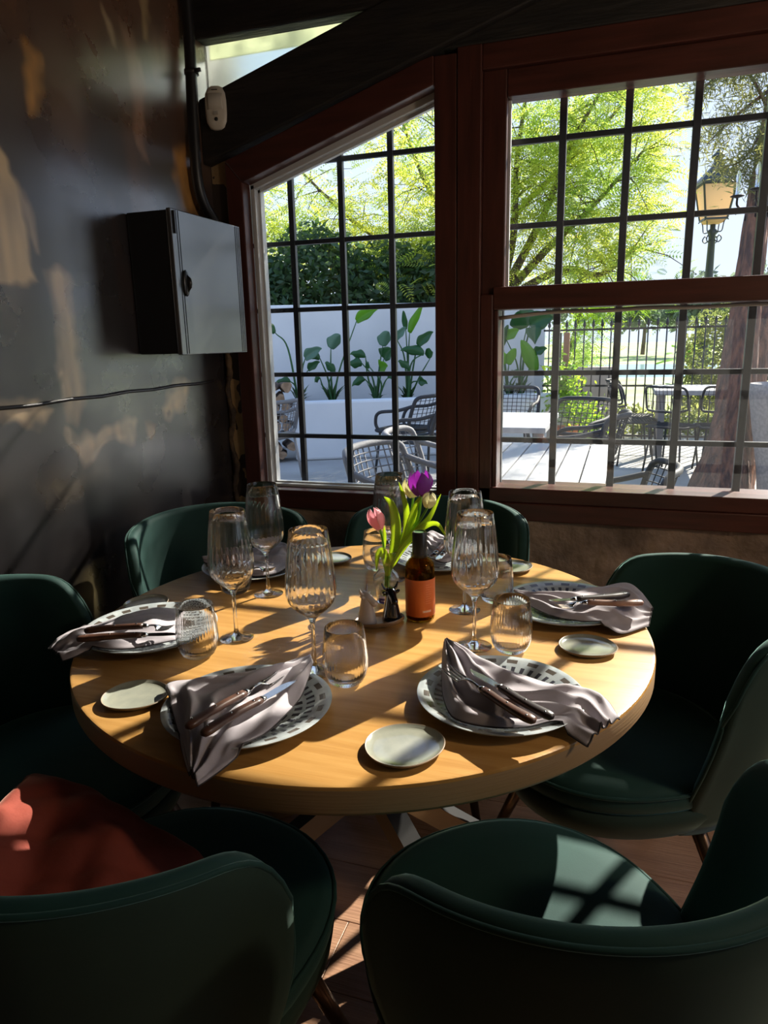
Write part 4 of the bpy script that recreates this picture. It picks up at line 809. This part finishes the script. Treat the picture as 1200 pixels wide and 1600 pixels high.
plant('bushy paddle-leaf plant in the middle of the planter', (588, 624), [((592, 580), (598, 541), (606, 518), .085, 'bop_blue', .5), ((575, 590), (571, 556), (547, 554), .05, 'bop', .45), ((582, 590), (566, 568), (545, 571), .06, 'bop', .4), ((594, 590), (600, 560), (612, 545), .10, 'bop', .55), ((590, 600), (594, 575), (606, 572), .085, 'bop_lit', .4), ((580, 605), (570, 592), (550, 604), .05, 'bop', .4), ((596, 600), (578, 574), (572, 566), .045, 'bop', .35), ((600, 600), (606, 590), (620, 588), .03, 'bop', .35)])
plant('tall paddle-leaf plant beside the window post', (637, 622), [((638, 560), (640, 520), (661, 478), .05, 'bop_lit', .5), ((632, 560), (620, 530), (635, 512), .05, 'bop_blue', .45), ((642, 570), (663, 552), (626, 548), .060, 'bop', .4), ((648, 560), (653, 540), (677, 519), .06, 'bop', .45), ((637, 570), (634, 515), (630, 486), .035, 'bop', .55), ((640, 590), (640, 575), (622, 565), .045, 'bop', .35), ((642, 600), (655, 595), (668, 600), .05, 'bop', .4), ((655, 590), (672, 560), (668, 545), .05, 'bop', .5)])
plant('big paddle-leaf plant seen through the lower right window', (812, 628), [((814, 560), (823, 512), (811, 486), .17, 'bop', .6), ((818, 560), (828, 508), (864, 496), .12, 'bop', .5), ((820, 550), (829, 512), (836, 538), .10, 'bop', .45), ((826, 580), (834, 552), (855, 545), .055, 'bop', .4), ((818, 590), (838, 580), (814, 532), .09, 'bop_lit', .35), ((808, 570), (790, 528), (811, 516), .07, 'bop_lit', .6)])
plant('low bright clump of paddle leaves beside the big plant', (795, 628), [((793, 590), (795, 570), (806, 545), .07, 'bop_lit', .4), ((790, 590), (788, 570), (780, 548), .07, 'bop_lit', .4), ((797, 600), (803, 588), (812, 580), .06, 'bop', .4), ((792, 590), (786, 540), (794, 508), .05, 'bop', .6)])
# firewood
lg0 = None; k = 0; LG = []
for r in range(9):
    for c_ in range(3 if r < 8 else 2):
        LG.append((c_*.135+(.07 if r % 2 else 0), .07+r*.112+random.uniform(-.01, .01)))
for i, (s, z) in enumerate(LG):
    if lg0 is None:
        t = thing('firewood_log', 'bark-covered split log in the woodpile by the planter', 'log'); q = MB()
        rg = [[(.052*(1+.14*math.sin(3*a+1)+.06*math.sin(5*a))*math.cos(a), y, .052*(1+.14*math.sin(3*a+1))*math.sin(a)) for a in [2*PI*j/14 for j in range(14)]] for y in (-.17, -.08, .05, .17)]
        q.rings(rg, cap=False); q.build('bark', M['log'], t); q = MB(); q.add([tuple(Vector(p)*1) for p in rg[0]], [tuple(range(14))]); q.add(rg[-1], [tuple(reversed(range(14)))]); q.build('cut_end', M['log_end'], t, smooth=False); lg0 = t
    else: t = copy_tree(lg0)
    p = wl_(-.19+s+random.uniform(-.01, .01), .14+random.uniform(-.04, .03), z); t.location = p; t.rotation_euler = (random.uniform(-.1, .1), random.uniform(0, 6), math.atan2(wd.y, wd.x)+random.uniform(-.2, .2)); sc = random.uniform(.9, 1.15); t.scale = (sc, 1, sc); t['group'] = 'firewood logs stacked by the planter'
# iron fence
fe = thing('iron_fence', 'black iron fence with spear tips beyond the patio', 'fence', (0, 9.6, 0)); FY = 9.6
for i in range(26):
    X = -.93+i*.1085; q = MB(); q.tube([(X, FY, .02), (X, FY, 1.48)], .009, 6); q.lathe([(.009, 1.46), (.018, 1.475), (.021, 1.49), (.004, 1.555), (0, 1.56)], 8, c=(X, FY, 0), cap=False); wb(q, 'fence_bar', M['iron'], fe)
for z in (1.43, .73, .10): q = MB(); q.box((-1.0, FY-.008, z-.012), (1.9, FY+.008, z+.012)); wb(q, 'fence_rail', M['iron'], fe, smooth=False)
q = MB(); q.box((-.87, 9.40, 0), (-.76, 9.50, 1.40)); tag(q.build('gate_post', M['iron'], smooth=False, bevel=.004), 'square black gate post at the end of the white wall', 'post')
q = MB(); q.box((-.72, 9.75, 0), (-.12, 9.95, .96)); tag(q.build('boundary_wall', M['cream_wall'], smooth=False, bevel=.01), 'low cream wall behind the iron fence', 'wall', kind='structure')
# foliage helpers
def mesh_np(name, V, Fc, m, parent=None, kind=None):
    me = bpy.data.meshes.new(name); n = len(Fc); me.vertices.add(len(V)); me.vertices.foreach_set('co', V.astype('f').ravel()); k = Fc.shape[1]
    me.loops.add(n*k); me.loops.foreach_set('vertex_index', Fc.astype('i').ravel()); me.polygons.add(n); me.polygons.foreach_set('loop_start', np.arange(0, n*k, k, dtype='i')); me.update(calc_edges=True); me.validate()
    me.materials.append(m); o = bpy.data.objects.new(name, me); COL.objects.link(o); o.parent = parent
    if kind: o['kind'] = kind
    return o
def rotm(n, tilt=1.0):
    a = RNG.random(n)*2*PI; b = (RNG.random(n)-.5)*PI*tilt; c_ = (RNG.random(n)-.5)*PI*tilt
    ca, sa, cb, sb, cc, sc = np.cos(a), np.sin(a), np.cos(b), np.sin(b), np.cos(c_), np.sin(c_); Z = np.zeros(n); O = np.ones(n)
    Rz = np.stack([ca, -sa, Z, sa, ca, Z, Z, Z, O], 1).reshape(n, 3, 3); Rx = np.stack([O, Z, Z, Z, cb, -sb, Z, sb, cb], 1).reshape(n, 3, 3); Ry = np.stack([cc, Z, sc, Z, O, Z, -sc, Z, cc], 1).reshape(n, 3, 3)
    return Rz @ Rx @ Ry
def scatter(name, tv, tf, pts, sizes, m, parent, tilt=1.0):
    n = len(pts); Rm = rotm(n, tilt); V = np.einsum('nij,kj->nki', Rm, tv)*sizes[:, None, None]+pts[:, None, :]; k = len(tv)
    Fc = (tf[None]+(np.arange(n)*k)[:, None, None]).reshape(-1, tf.shape[1]); return mesh_np(name, V.reshape(-1, 3), Fc, m, parent, 'stuff')
def frond(pairs=9, L=.30, w=.055, lw=.011, droop=.10):
    v = []; f = []
    for i in range(pairs):
        s = (i+.6)/pairs; x = L*s; z = -droop*s*s; ww = w*math.sin(PI*(.15+.8*s))
        for sd_ in (-1, 1):
            b = len(v); v += [(x, 0, z), (x+lw, sd_*ww*.5, z-.004), (x+lw*1.6, sd_*ww, z-.012), (x-lw*.3, sd_*ww*.5, z-.004)]; f.append((b, b+1, b+2, b+3))
    return np.array(v), np.array(f)
LEAF = (np.array([(0, 0, 0), (.5, .22, .05), (1, 0, 0), (.5, -.22, .05)], float), np.array([(0, 1, 2, 3)]))
def limb(q, pts, r0, r1, seg=7): c_ = crv(pts, 6); n = len(c_); q.tube(c_, [r0+(r1-r0)*i/(n-1) for i in range(n)], seg); return c_
# feathery tree
at_ = thing('feathery_tree', 'feathery yellow-green tree spreading behind the white wall', 'tree', (-2.3, 12, 0)); tip = []
q = MB(); limb(q, [(-2.3, 12, 0), (-2.2, 12, 1.2), (-2.0, 12, 1.9)], .15, .11, 9); wb(q, 'trunk', M['bark'], at_)
start = (-2.0, 12, 1.9)
LIMBS = [[(-1.75, 11.9, 2.9), (-1.7, 11.8, 4.0), (-1.5, 11.7, 5.3)], [(-1.2, 11.9, 2.7), (-.6, 11.8, 3.2), (.1, 11.7, 3.9)], [(-1.0, 11.8, 2.35), (-.4, 11.7, 2.25), (.1, 11.7, 2.6)], [(-1.3, 12, 3.2), (-.9, 12, 4.2), (-.3, 12, 5.2)],
         [(-2.6, 12, 2.9), (-3.2, 12.1, 3.8), (-3.7, 12.2, 5.0)], [(-3.0, 12, 2.5), (-4.3, 12, 3.2), (-5.4, 12, 4.2)], [(-3.2, 11.8, 2.2), (-4.8, 11.6, 2.6), (-6.4, 11.5, 3.4)], [(-2.2, 11.6, 3.1), (-2.6, 11.2, 4.1), (-2.9, 10.9, 5.2)], [(-1.9, 12.6, 3.2), (-.9, 13.2, 4.3), (-.1, 13.6, 5.2)]]
for pts in LIMBS:
    q = MB(); c_ = limb(q, [start]+pts, .075, .018); wb(q, 'branch', M['bark'], at_); tip += [np.array(p) for p in c_[7:]]
tw = MB(); tw_tips = []
for p in tip:
    for _ in range(3):
        d = np.array([random.gauss(0, 1), random.gauss(0, .6), random.gauss(-.1, .6)]); d /= np.linalg.norm(d); L = random.uniform(.4, 1.0); e = p+d*L; m_ = p+d*L*.5+np.array([0, 0, .08]); tw.tube([tuple(p), tuple(m_), tuple(e)], [.012, .008, .004], 4); tw_tips += [m_, e]
wb(tw, 'twigs', M['bark'], at_)['kind'] = 'stuff'
tt = np.array(tw_tips)
def cloud(C0, n, sig, flt=None):
    P = C0[RNG.integers(0, len(C0), n)]+RNG.normal(0, 1, (n, 3))*np.array(sig)
    return P[flt(P)] if flt else P
okf = lambda P: (P[:, 0] < .62-.35*np.maximum(0, 2.6-P[:, 2])) & (P[:, 2] > 1.75+.35*np.clip(P[:, 0]+1.6, 0, 3))
P = cloud(tt, 6200, (.34, .40, .26), okf); bot = np.array([(-6.2, 11.6, 2.9), (-5.2, 11.3, 3.3), (-3.4, 11.4, 3.0), (-2.6, 11.2, 2.7), (-2.9, 11, 2.3), (-.3, 11.6, 2.8), (.1, 11.6, 3.2), (.2, 11.7, 4.1), (.1, 12, 4.9)], float)
P = np.concatenate([P, cloud(bot, 1500, (.42, .3, .30), okf)]); fv, ff = frond(8, .30, .075, .016, .10)
fol = scatter('foliage', fv, ff, P-np.array([-2.3, 12, 0]), RNG.uniform(.7, 1.35, len(P)), M['acacia'], at_, .55)
# drooping bright spray behind the fence
sp = thing('feathery_tree', 'bright yellow spray of branches hanging behind the iron fence', 'tree', (-.5, 12.6, 0))
q = MB(); limb(q, [(-.95, 12.6, 0), (-.9, 12.6, 1.0), (-.6, 12.6, 2.2)], .05, .02); wb(q, 'trunk', M['bark'], sp)
C0 = np.array([(-.85, 12.5, 1.2), (-.6, 12.4, 1.5), (-.4, 12.5, 1.9), (-.1, 12.5, 2.05), (-.7, 12.5, .95), (.35, 12.4, 1.98)]); P = cloud(C0, 750, (.16, .2, .17)); scatter('foliage', fv, ff, P-np.array([-.5, 12.6, 0]), RNG.uniform(.6, 1.0, len(P)), M['vine'], sp, .6)
def bush(name, label, cat, loc, blobs, n, size, m, group=None, trunk=None, shell=.55):
    t = thing(name, label, cat, loc, group=group); bl = np.array([b[:3] for b in blobs], float); rd = np.array([b[3:] for b in blobs], float); w_ = rd.prod(1)**.66; w_ /= w_.sum(); idx = RNG.choice(len(bl), n, p=w_)
    d = RNG.normal(0, 1, (n, 3)); d /= np.linalg.norm(d, axis=1)[:, None]; r = RNG.uniform(shell, 1.05, n)[:, None]; P = bl[idx]+d*r*rd[idx]; P = P[P[:, 2] > .03]
    scatter('foliage', LEAF[0], LEAF[1], P-np.array(loc), RNG.uniform(.6, 1.4, len(P))*size, m, t, 1.0)
    q = MB(); tk = trunk or [((loc[0], loc[1], 0), (loc[0]+.1, loc[1], bl[0][2]), .05)]
    for p_, e_, r_ in tk: limb(q, [p_, tuple((np.array(p_)+np.array(e_))/2+np.array([.05, 0, 0])), e_], r_, r_*.5)
    wb(q, 'trunk', M['bark'], t); return t
bush('dark_bush', 'dark evergreen bush just behind the white wall at the left', 'bush', (-4.9, 10.3, 0), [(-5.6, 10.2, 1.9, 1.0, .6, .9), (-4.5, 10.4, 2.1, .9, .6, .95), (-5.0, 10.3, 1.4, 1.3, .6, .8)], 13000, .13, M['bushleaf'])
bush('dark_bush', 'dark evergreen bush behind the white wall beside the window post', 'bush', (-3.0, 11.0, 0), [(-3.6, 11.0, 2.0, .9, .6, .8), (-2.7, 11.1, 1.9, .9, .6, .9), (-2.2, 11.2, 1.5, .8, .5, .7)], 11000, .13, M['bushleaf'])
# far trees
ft = [(-9, 52, 4.5, 5), (-3.5, 55, 6.5, 6), (1.2, 54, 5.0, 5), (4.2, 50, 5.5, 4.5), (8.0, 52, 6.0, 5), (12.5, 52, 6.5, 5), (17, 48, 6, 5)]
FT = ['far grey-green tree on the lake bank, leftmost', 'far tall tree behind the vine-covered fence', 'far tree above the palm', 'far tree between the palm and the lamp post', 'far tree behind the lamp post', 'far tree behind the pine trunk', 'far tree at the extreme right']
for (x, y, h, w_), lb in zip(ft, FT):
    bush('far_tree', lb, 'tree', (x, y, 0), [(x, y, h*.68, w_*.42, 2, h*.28), (x-w_*.25, y, h*.5, w_*.3, 2, h*.2), (x+w_*.25, y, h*.52, w_*.3, 2, h*.2)], 1500, .5, M['far_tree'], 'trees on the far bank', [((x, y, 0), (x, y, h*.6), .16)], .2)
bush('garden_shrub', 'large olive shrub left of the pine trunk', 'shrub', (1.55, 13.0, 0), [(1.35, 13, 1.0, .50, .5, .75), (1.9, 13, 1.35, .6, .5, .75), (1.25, 12.9, .4, .4, .4, .4)], 5200, .085, M['shrub'])
bush('garden_shrub', 'dark hedge behind the pine trunk and grey pot', 'shrub', (2.9, 12.2, 0), [(2.6, 12.2, .8, .8, .6, .9), (3.4, 12.2, 1.0, .8, .6, 1.0)], 5000, .10, M['bushleaf'])
bush('garden_shrub', 'low green planting behind the iron fence', 'shrub', (.4, 10.4, 0), [(.05, 10.3, .18, .4, .25, .26), (.75, 10.4, .16, .5, .25, .24), (1.4, 10.4, .2, .4, .25, .26)], 3200, .07, M['shrub'])
# palm
pm = thing('palm_tree', 'small palm on the far bank seen between the fence bars', 'palm', (1.9, 22.5, 0)); q = MB(); q.tube([(1.9, 22.5, 0), (1.9, 22.5, .6)], [.16, .13], 10); wb(q, 'trunk', M['bark'], pm)
for k in range(22):
    a = k*2.4; el = R(10+ (k*37) % 70); L = random.uniform(.9, 1.25); q = MB(); P = []
    for i in range(6):
        s = i/5; r_ = L*s*math.cos(el); z = .6+L*s*math.sin(el)-.5*s*s*L*.7; w_ = .12*math.sin(PI*(.1+.85*s)); c_, s_ = math.cos(a), math.sin(a); P.append([(1.9+r_*c_-w_*s_*v, 22.5+r_*s_+w_*c_*v, z-.05*abs(v)) for v in (-1, 0, 1)])
    q.grid(P); wb(q, 'frond', M['palm'], pm)
# pine with leaning trunk
def ppx(x, y, Y): return tuple(ony(x, y, Y))
pt = thing('pine_tree', 'big leaning pine with reddish bark in front of the fence', 'tree', ppx(1128, 770, 6.8))
c0 = [(ppx(1125, 775, 6.8), .27), (ppx(1142, 690, 6.85), .185), (ppx(1150, 600, 6.95), .150), (ppx(1163, 500, 7.0), .118), (ppx(1178, 380, 7.1), .10), (ppx(1196, 250, 7.2), .085), (ppx(1230, 60, 7.4), .07)]
cp = crv([list(p)+[r] for p, r in c0], 8); q = MB(); rg = []
for i, (x, y, z, r) in enumerate(cp): rg.append([(x+r*(1+.10*math.sin(5*a+z*3)+.05*math.sin(13*a+z*9))*math.cos(a), y+r*(1+.1*math.sin(5*a+z*3))*math.sin(a), max(z, -.02) if i == 0 else z) for a in [2*PI*k/28 for k in range(28)]])
q.rings(rg); wb(q, 'trunk', M['pine_bark'], pt)
q = MB(); limb(q, [ppx(1160, 770, 7.6), ppx(1186, 560, 7.7), ppx(1205, 470, 7.8), ppx(1240, 300, 7.8)], .11, .07, 10); wb(q, 'second_trunk', M['pine_bark'], pt)
CL = []
for pts, r in (([(1235, 120, 7.4), (1190, 150, 7.2), (1140, 190, 7.0), (1105, 225, 6.9)], .022), ([(1225, 80, 7.4), (1170, 110, 7.1), (1120, 120, 6.9), (1090, 150, 6.8)], .020), ([(1210, 170, 7.3), (1185, 215, 7.0), (1160, 250, 6.9), (1130, 262, 6.8)], .014), ([(1215, 200, 7.3), (1180, 130, 7.1), (1150, 90, 7.0), (1120, 60, 7.0)], .018), ([(1215, 220, 7.2), (1198, 260, 7.0), (1170, 285, 6.9)], .010)):
    q = MB(); cc_ = limb(q, [ppx(*p) for p in pts], r, .004, 5); wb(q, 'branch', M['pine_bark'], pt); CL += [np.array(p) for p in cc_[5:]]
P = cloud(np.array(CL), 2600, (.085, .14, .075)); NE = (np.array([(0, 0, 0), (.45, .05, .03), (1, 0, .02), (.45, -.05, 0), (0, 0, 0), (.3, .5, .02), (.35, .9, 0), (.2, .5, -.02)], float), np.array([(0, 1, 2, 3), (4, 5, 6, 7)]))
scatter('foliage', NE[0], NE[1], P-np.array(pt.location), RNG.uniform(.05, .11, len(P)), M['pineleaf'], pt, 1.0)
P = cloud(np.array([(1.0, 7.2, 4.3), (.7, 7.2, 4.7), (.4, 7.2, 4.4), (.1, 7.2, 4.8), (.6, 7.3, 5.2), (1.0, 7.3, 5.4), (1.15, 7.1, 3.9)]), 9000, (.26, .3, .26)); cpt = [(1.12, 7.3, 3.6), (1.1, 7.3, 4.4), (.9, 7.3, 5.4)]; q = MB(); limb(q, cpt, .07, .02); [limb(q, [cpt[1], (.6, 7.2, 4.6), (.05, 7.2, 4.7)], .03, .008) for _ in (0,)]; wb(q, 'upper_branches', M['pine_bark'], pt); scatter('shade_needles', NE[0], NE[1], P-np.array(pt.location), RNG.uniform(.06, .12, len(P)), M['pineleaf'], pt, 1.0)  # unseen upper crown, placed to keep sun off the left wall
# street lantern
LX, LY = 1.335, 14.2; ln = thing('street_lantern', 'old street lantern with milky panes on a tall dark post', 'street lamp', (LX, LY, 0))
q = MB(); q.lathe([(.30, 0), (.30, .25), (.20, .34), (.15, .5), (.11, .7), (.085, 1.2), (.07, 2.2), (.055, 3.0), (.075, 3.02), (.075, 3.08), (.045, 3.1), (.045, 3.2)], 16, c=(LX, LY, 0), cap=False); wb(q, 'post', M['lamp_metal'], ln)
for a in (45, 135, 225, 315):
    ca, sa = math.cos(R(a+10)), math.sin(R(a+10)); pts = [(LX+r*ca, LY+r*sa, z) for r, z in ((.05, 2.92), (.12, 2.88), (.17, 2.93), (.13, 2.99), (.09, 2.95))]; q = MB(); q.tube(crv(pts, 4), .010, 5); q.tube(crv([(LX+r*ca, LY+r*sa, z) for r, z in ((.05, 3.06), (.16, 3.05), (.19, 3.18), (.23, 3.26), (.27, 3.22))], 4), .010, 5); wb(q, 'scroll', M['lamp_metal'], ln)
rb, rtp = .175, .265; z0, z1 = 3.25, 3.80
cor = lambda r, z, a: (LX+r*1.414*math.cos(R(a+10)), LY+r*1.414*math.sin(R(a+10)), z)
for a in (45, 135, 225, 315):
    q = MB(); q.bar(cor(rb, z0, a), cor(rtp, z1, a), .025, .025); wb(q, 'lantern_bar', M['lamp_metal'], ln, smooth=False)
    q = MB(); q.add([cor(rb*.97, z0, a), cor(rb*.97, z0, a+90), cor(rtp*.97, z1, a+90), cor(rtp*.97, z1, a)], [(0, 1, 2, 3)]); wb(q, 'pane', M['lamp_glass'], ln, smooth=False)
    for zz, rr in ((z0, rb), (z1, rtp)): q = MB(); q.bar(cor(rr, zz, a), cor(rr, zz, a+90), .03, .03); wb(q, 'lantern_rail', M['lamp_metal'], ln, smooth=False)
q = MB(); q.rings([[cor(r, z, a) for a in (45, 135, 225, 315)] for r, z in ((.30, 3.80), (.315, 3.84), (.20, 3.98), (.09, 4.10), (.07, 4.16))]); wb(q, 'roof', M['lamp_metal'], ln, smooth=False)
q = MB(); q.lathe([(.06, 4.14), (.075, 4.22), (.11, 4.24), (.10, 4.27), (.05, 4.31), (.02, 4.36), (0, 4.37)], 14, c=(LX, LY, 0), cap=False); wb(q, 'finial', M['lamp_metal'], ln)
q = MB(); q.rings([[cor(r, z, a) for a in (45, 135, 225, 315)] for r, z in ((rb, z0), (.13, 3.19), (.02, 3.17))]); wb(q, 'base_bowl', M['lamp_glass'], ln)
# crystal chandelier hanging outside from the pine
hc = Vector(ppx(1168, 305, 3.6)); ch_ = thing('crystal_chandelier', 'small crystal chandelier with candle bulbs hanging before the pine', 'chandelier', tuple(hc)); 
q = MB(); q.tube([(hc.x+.09, hc.y, hc.z-.10), (hc.x+.09, hc.y, hc.z+.6)], .003, 5); q.lathe([(0, -.10), (.02, -.08), (.012, -.04), (.018, 0), (.008, .05), (0, .06)], 12, c=(hc.x+.09, hc.y, hc.z)); wb(q, 'chain_stem', M['iron'], ch_)
for k in range(5):
    a = R(165+k*72); ex, ey = .13*math.cos(a), .13*math.sin(a); b0 = Vector((hc.x+.09, hc.y, hc.z-.03)); e_ = b0+Vector((ex, ey, .03)); q = MB(); q.tube(crv([b0, b0+Vector((ex*.5, ey*.5, -.035)), b0+Vector((ex*.95, ey*.95, -.01)), e_], 5), .005, 6); arm = wb(q, 'arm', M['iron'], ch_)
    q = MB(); q.lathe([(.004, -.004), (.03, .004), (.024, .008), (.008, .01)], 12, c=tuple(e_)); wb(q, 'drip_pan', M['rope_dark'], arm)
    q = MB(); q.tube([e_+Vector((0, 0, .01)), e_+Vector((0, 0, .06))], .0085, 8); q.lathe([(.008, .06), (.012, .075), (.009, .092), (.002, .108), (0, .109)], 10, c=tuple(e_), cap=False); wb(q, 'candle_bulb', M['crystal'], arm)
    for j in range(3):
        p_ = b0+(e_-b0)*(.4+.3*j)+Vector((0, 0, -.055-.02*(j % 2))); q = MB(); q.lathe([(0, -.018), (.005, -.012), (.003, .004), (0, .01)], 6, c=tuple(p_), cap=False); wb(q, 'crystal_drop', M['rope_dark'], ch_)
# grey pot, terracotta pot with vine
pc = Vector(ppx(1222, 700, 6.6)); q = MB(); q.lathe([(0, 0), (.13, 0), (.145, .03), (.17, .25), (.235, .6), (.275, .85), (.285, .92), (.27, .94), (.255, .92), (.2, .88), (0, .88)], 40, cap=False)
o = q.build('garden_pot', M['pot_grey'], angle=50); o.location = (1.275, 6.6, 0); tag(o, 'tall grey stone garden pot right of the pine trunk', 'pot')
vp = thing('potted_vine', 'climbing vine on a post in a terracotta pot by the gate', 'potted plant', (-.62, 9.0, 0))
q = MB(); q.lathe([(0, 0), (.15, 0), (.20, .26), (.215, .27), (.215, .31), (.19, .31), (.18, .27), (0, .27)], 28, c=(-.68, 9.0, 0), cap=False); wb(q, 'pot', M['terracotta'], vp)
q = MB(); q.box((-.70, 8.98, .2), (-.63, 9.05, 1.40)); wb(q, 'support_post', mat('weathered_post', (.30, .15, .08), .8), vp, smooth=False, bevel=.01)
P = cloud(np.array([(-.66, 8.9, z) for z in (.45, .55, .65, .75, .85, .95)]+[(-.50, 8.85, .55), (-.38, 8.8, .42), (-.30, 8.8, .32), (-.36, 8.8, .25), (-.9, 8.9, .5)]), 1500, (.10, .10, .08)); scatter('vine_leaves', LEAF[0], LEAF[1], P-np.array([-.62, 9.0, 0]), RNG.uniform(.045, .09, len(P)), M['vine'], vp)
# outdoor tables
ot = thing('slatted_table', 'grey slatted garden table just outside the right window', 'table', (-.38, 3.67, 0))
XA, XB, YA, YB = -.72, -.045, 3.08, 4.26; n = 6; sw = (XB-XA)/n
for k in range(n): q = MB(); q.box((XA+k*sw+.004, YA, .715), (XA+(k+1)*sw-.004, YB, .740)); wb(q, 'slat', M['slat_top'], ot, smooth=False, bevel=.002)
q = MB(); q.box((XA+.03, YA+.05, .65), (XB-.03, YB-.05, .713)); wb(q, 'apron', M['grey_metal'], ot, smooth=False)
for x in (XA+.06, XB-.06):
    for y in (YA+.08, YB-.08): q = MB(); q.box((x-.03, y-.03, 0), (x+.03, y+.03, .65)); wb(q, 'leg', M['grey_metal'], ot, smooth=False)
o2 = thing('garden_table', 'grey square garden table behind the slatted one', 'table', (-.95, 5.5, 0)); q = MB(); q.box((-1.17, 5.0, .70), (-.49, 6.05, .74)); wb(q, 'tabletop', M['slat_top'], o2, smooth=False, bevel=.004)
for x in (-1.12, -.54):
    for y in (5.05, 6.0): q = MB(); q.box((x-.035, y-.035, 0), (x+.035, y+.035, .70)); wb(q, 'leg', M['grey_metal'], o2, smooth=False)
o3 = thing('garden_table', 'pale garden table among the slim black chairs', 'table', (.75, 8.35, 0)); q = MB(); q.box((.32, 7.9, .74), (1.15, 8.8, .79)); wb(q, 'tabletop', M['slat_top'], o3, smooth=False, bevel=.004)
for x in (.40, 1.07):
    for y in (7.98, 8.72): q = MB(); q.box((x-.03, y-.03, 0), (x+.03, y+.03, .74)); wb(q, 'leg', M['grey_metal'], o3, smooth=False)
# rope chairs (local: faces +X)
def rope_chair(name, label, mr, mf, w=.58, sh=.44, bh=.80, d=.52, arms=True, slim=False, nw=11):
    t = thing(name, label, 'chair'); r = .020 if not slim else .012; hw = w/2
    def bp(s, z):   # back surface: s -1..1
        return (-d/2+.10*s*s-.10*(z-sh)/(bh-sh), hw*s, z)
    zl = sh+(.06 if not slim else .18); loop = [bp(-1, zl), bp(-1.0, bh-.07), bp(-.88, bh-.01), bp(-.5, bh), bp(0, bh), bp(.5, bh), bp(.88, bh-.01), bp(1.0, bh-.07), bp(1, zl), bp(.6, zl-.02), bp(0, zl-.02), bp(-.6, zl-.02)]
    q = MB(); q.tube(crv(loop+[loop[0]], 4)[:-1], r, 7, closed=True); q.build('back_frame', mr, t)
    q = MB()
    for k in range(1, nw): s = -1+2*k/nw; q.tube([bp(s*1.0, zl), bp(s, (zl+bh)/2), bp(s*.97, bh-.01)], .0042 if not slim else .003, 4)
    for k in range(1, 7 if not slim else 3): z = zl+(bh-zl)*k/(7 if not slim else 3); q.tube([tuple(Vector(bp(-1+2*j/10, z))+Vector((.004, 0, 0))) for j in range(11)], .0042 if not slim else .003, 4)
    q.build('back_weave', mr, t)['kind'] = 'stuff'
    seat = [(-d/2+.02, -hw*.92), (d/2-.06, -hw*.95), (d/2, -hw*.8), (d/2+.01, 0), (d/2, hw*.8), (d/2-.06, hw*.95), (-d/2+.02, hw*.92)]
    q = MB(); q.tube([(x, y, sh) for x, y in seat], r, 7, closed=True); q.build('seat_frame', mr, t)
    q = MB()
    for k in range(1, 12): y = -hw*.92+hw*1.84*k/12; q.tube([(-d/2+.02, y, sh), (d/2-.01, y, sh)], .0045, 4)
    for k in range(1, 12): x = -d/2+.02+(d-.04)*k/12; q.tube([(x, -hw*.92, sh+.003), (x, hw*.92, sh+.003)], .0045, 4)
    q.build('seat_weave', mr, t)['kind'] = 'stuff'
    for sx_, sy_ in ((1, 1), (1, -1), (-1, 1), (-1, -1)):
        q = MB(); q.tube([(sx_*(d/2-.05), sy_*(hw-.06), sh-.005), (sx_*(d/2+.0), sy_*(hw-.02), 0)], .014 if not slim else .010, 7); q.build('leg', mf, t)
    if arms:
        for s in (-1, 1): q = MB(); q.tube(crv([bp(s, bh-.09), (-.05, s*(hw+.02), sh+.22), (d/2-.08, s*(hw+.01), sh+.19), (d/2-.02, s*(hw-.02), sh+.08), (d/2-.05, s*(hw-.03), sh)], 5), r*.9, 7); q.build('arm', mr, t)
    return t
r0 = rope_chair('rope_armchair', 'grey rope armchair nearest the window beside the slatted table', M['rope'], M['grey_metal'])
r1 = rope_chair('rope_armchair', 'black rope armchair right of the slatted table, its curved arms showing', M['rope_dark'], M['rope_dark'])
s0 = rope_chair('slim_rope_chair', 'slim black rope chair nearest the fence by the pale table', M['rope_dark'], M['rope_dark'], w=.42, sh=.46, bh=.86, d=.40, arms=False, slim=True)
def put(o, x, y, a, lb=None, grp=None): o.location = (x, y, 0); o.rotation_euler = (0, 0, R(a)); 
def placec(src, x, y, a, lb=None, grp=None, first=False):
    o = src if first else copy_tree(src); o.scale = (1, 1, 1); put(o, x, y, a)
    if lb: o['label'] = lb
    if grp: o['group'] = grp
    return o
G1 = 'grey rope armchairs on the patio'; G2 = 'black rope armchairs on the patio'; G3 = 'slim black rope chairs at the pale table'
placec(r0, -.99, 3.52, -12, grp=G1, first=True)
placec(r0, -1.02, 4.22, 5, 'grey rope armchair behind the nearest one at the slatted table', G1)
placec(r0, -3.42, 6.40, 165, 'grey rope armchair standing in front of the woodpile', G1)
placec(r1, -.04, 3.66, 184, grp=G2, first=True).scale = (.9, .9, .9)
placec(r1, -1.20, 8.0, -95, 'black rope armchair far behind the square garden table, before the white wall', G2)
placec(r1, -.42, 6.42, -118, 'black rope armchair behind the right corner of the square garden table', G2)
placec(r1, -.30, 5.45, 172, 'black rope armchair at the right side of the square garden table', G2)
placec(r1, -1.66, 6.45, 160, 'black rope armchair seen beside the window post before the planter', G2)
placec(r1, -2.12, 7.2, 165, 'black rope armchair behind the one by the window post', G2)
placec(s0, .12, 8.55, -10, grp=G3, first=True)
placec(s0, .17, 8.05, 5, 'slim black rope chair at the left side of the pale table', G3); placec(s0, .50, 7.62, 60, 'slim black rope chair at the near side of the pale table', G3); placec(s0, .93, 7.66, 95, 'slim black rope chair half hidden by the pine trunk', G3)
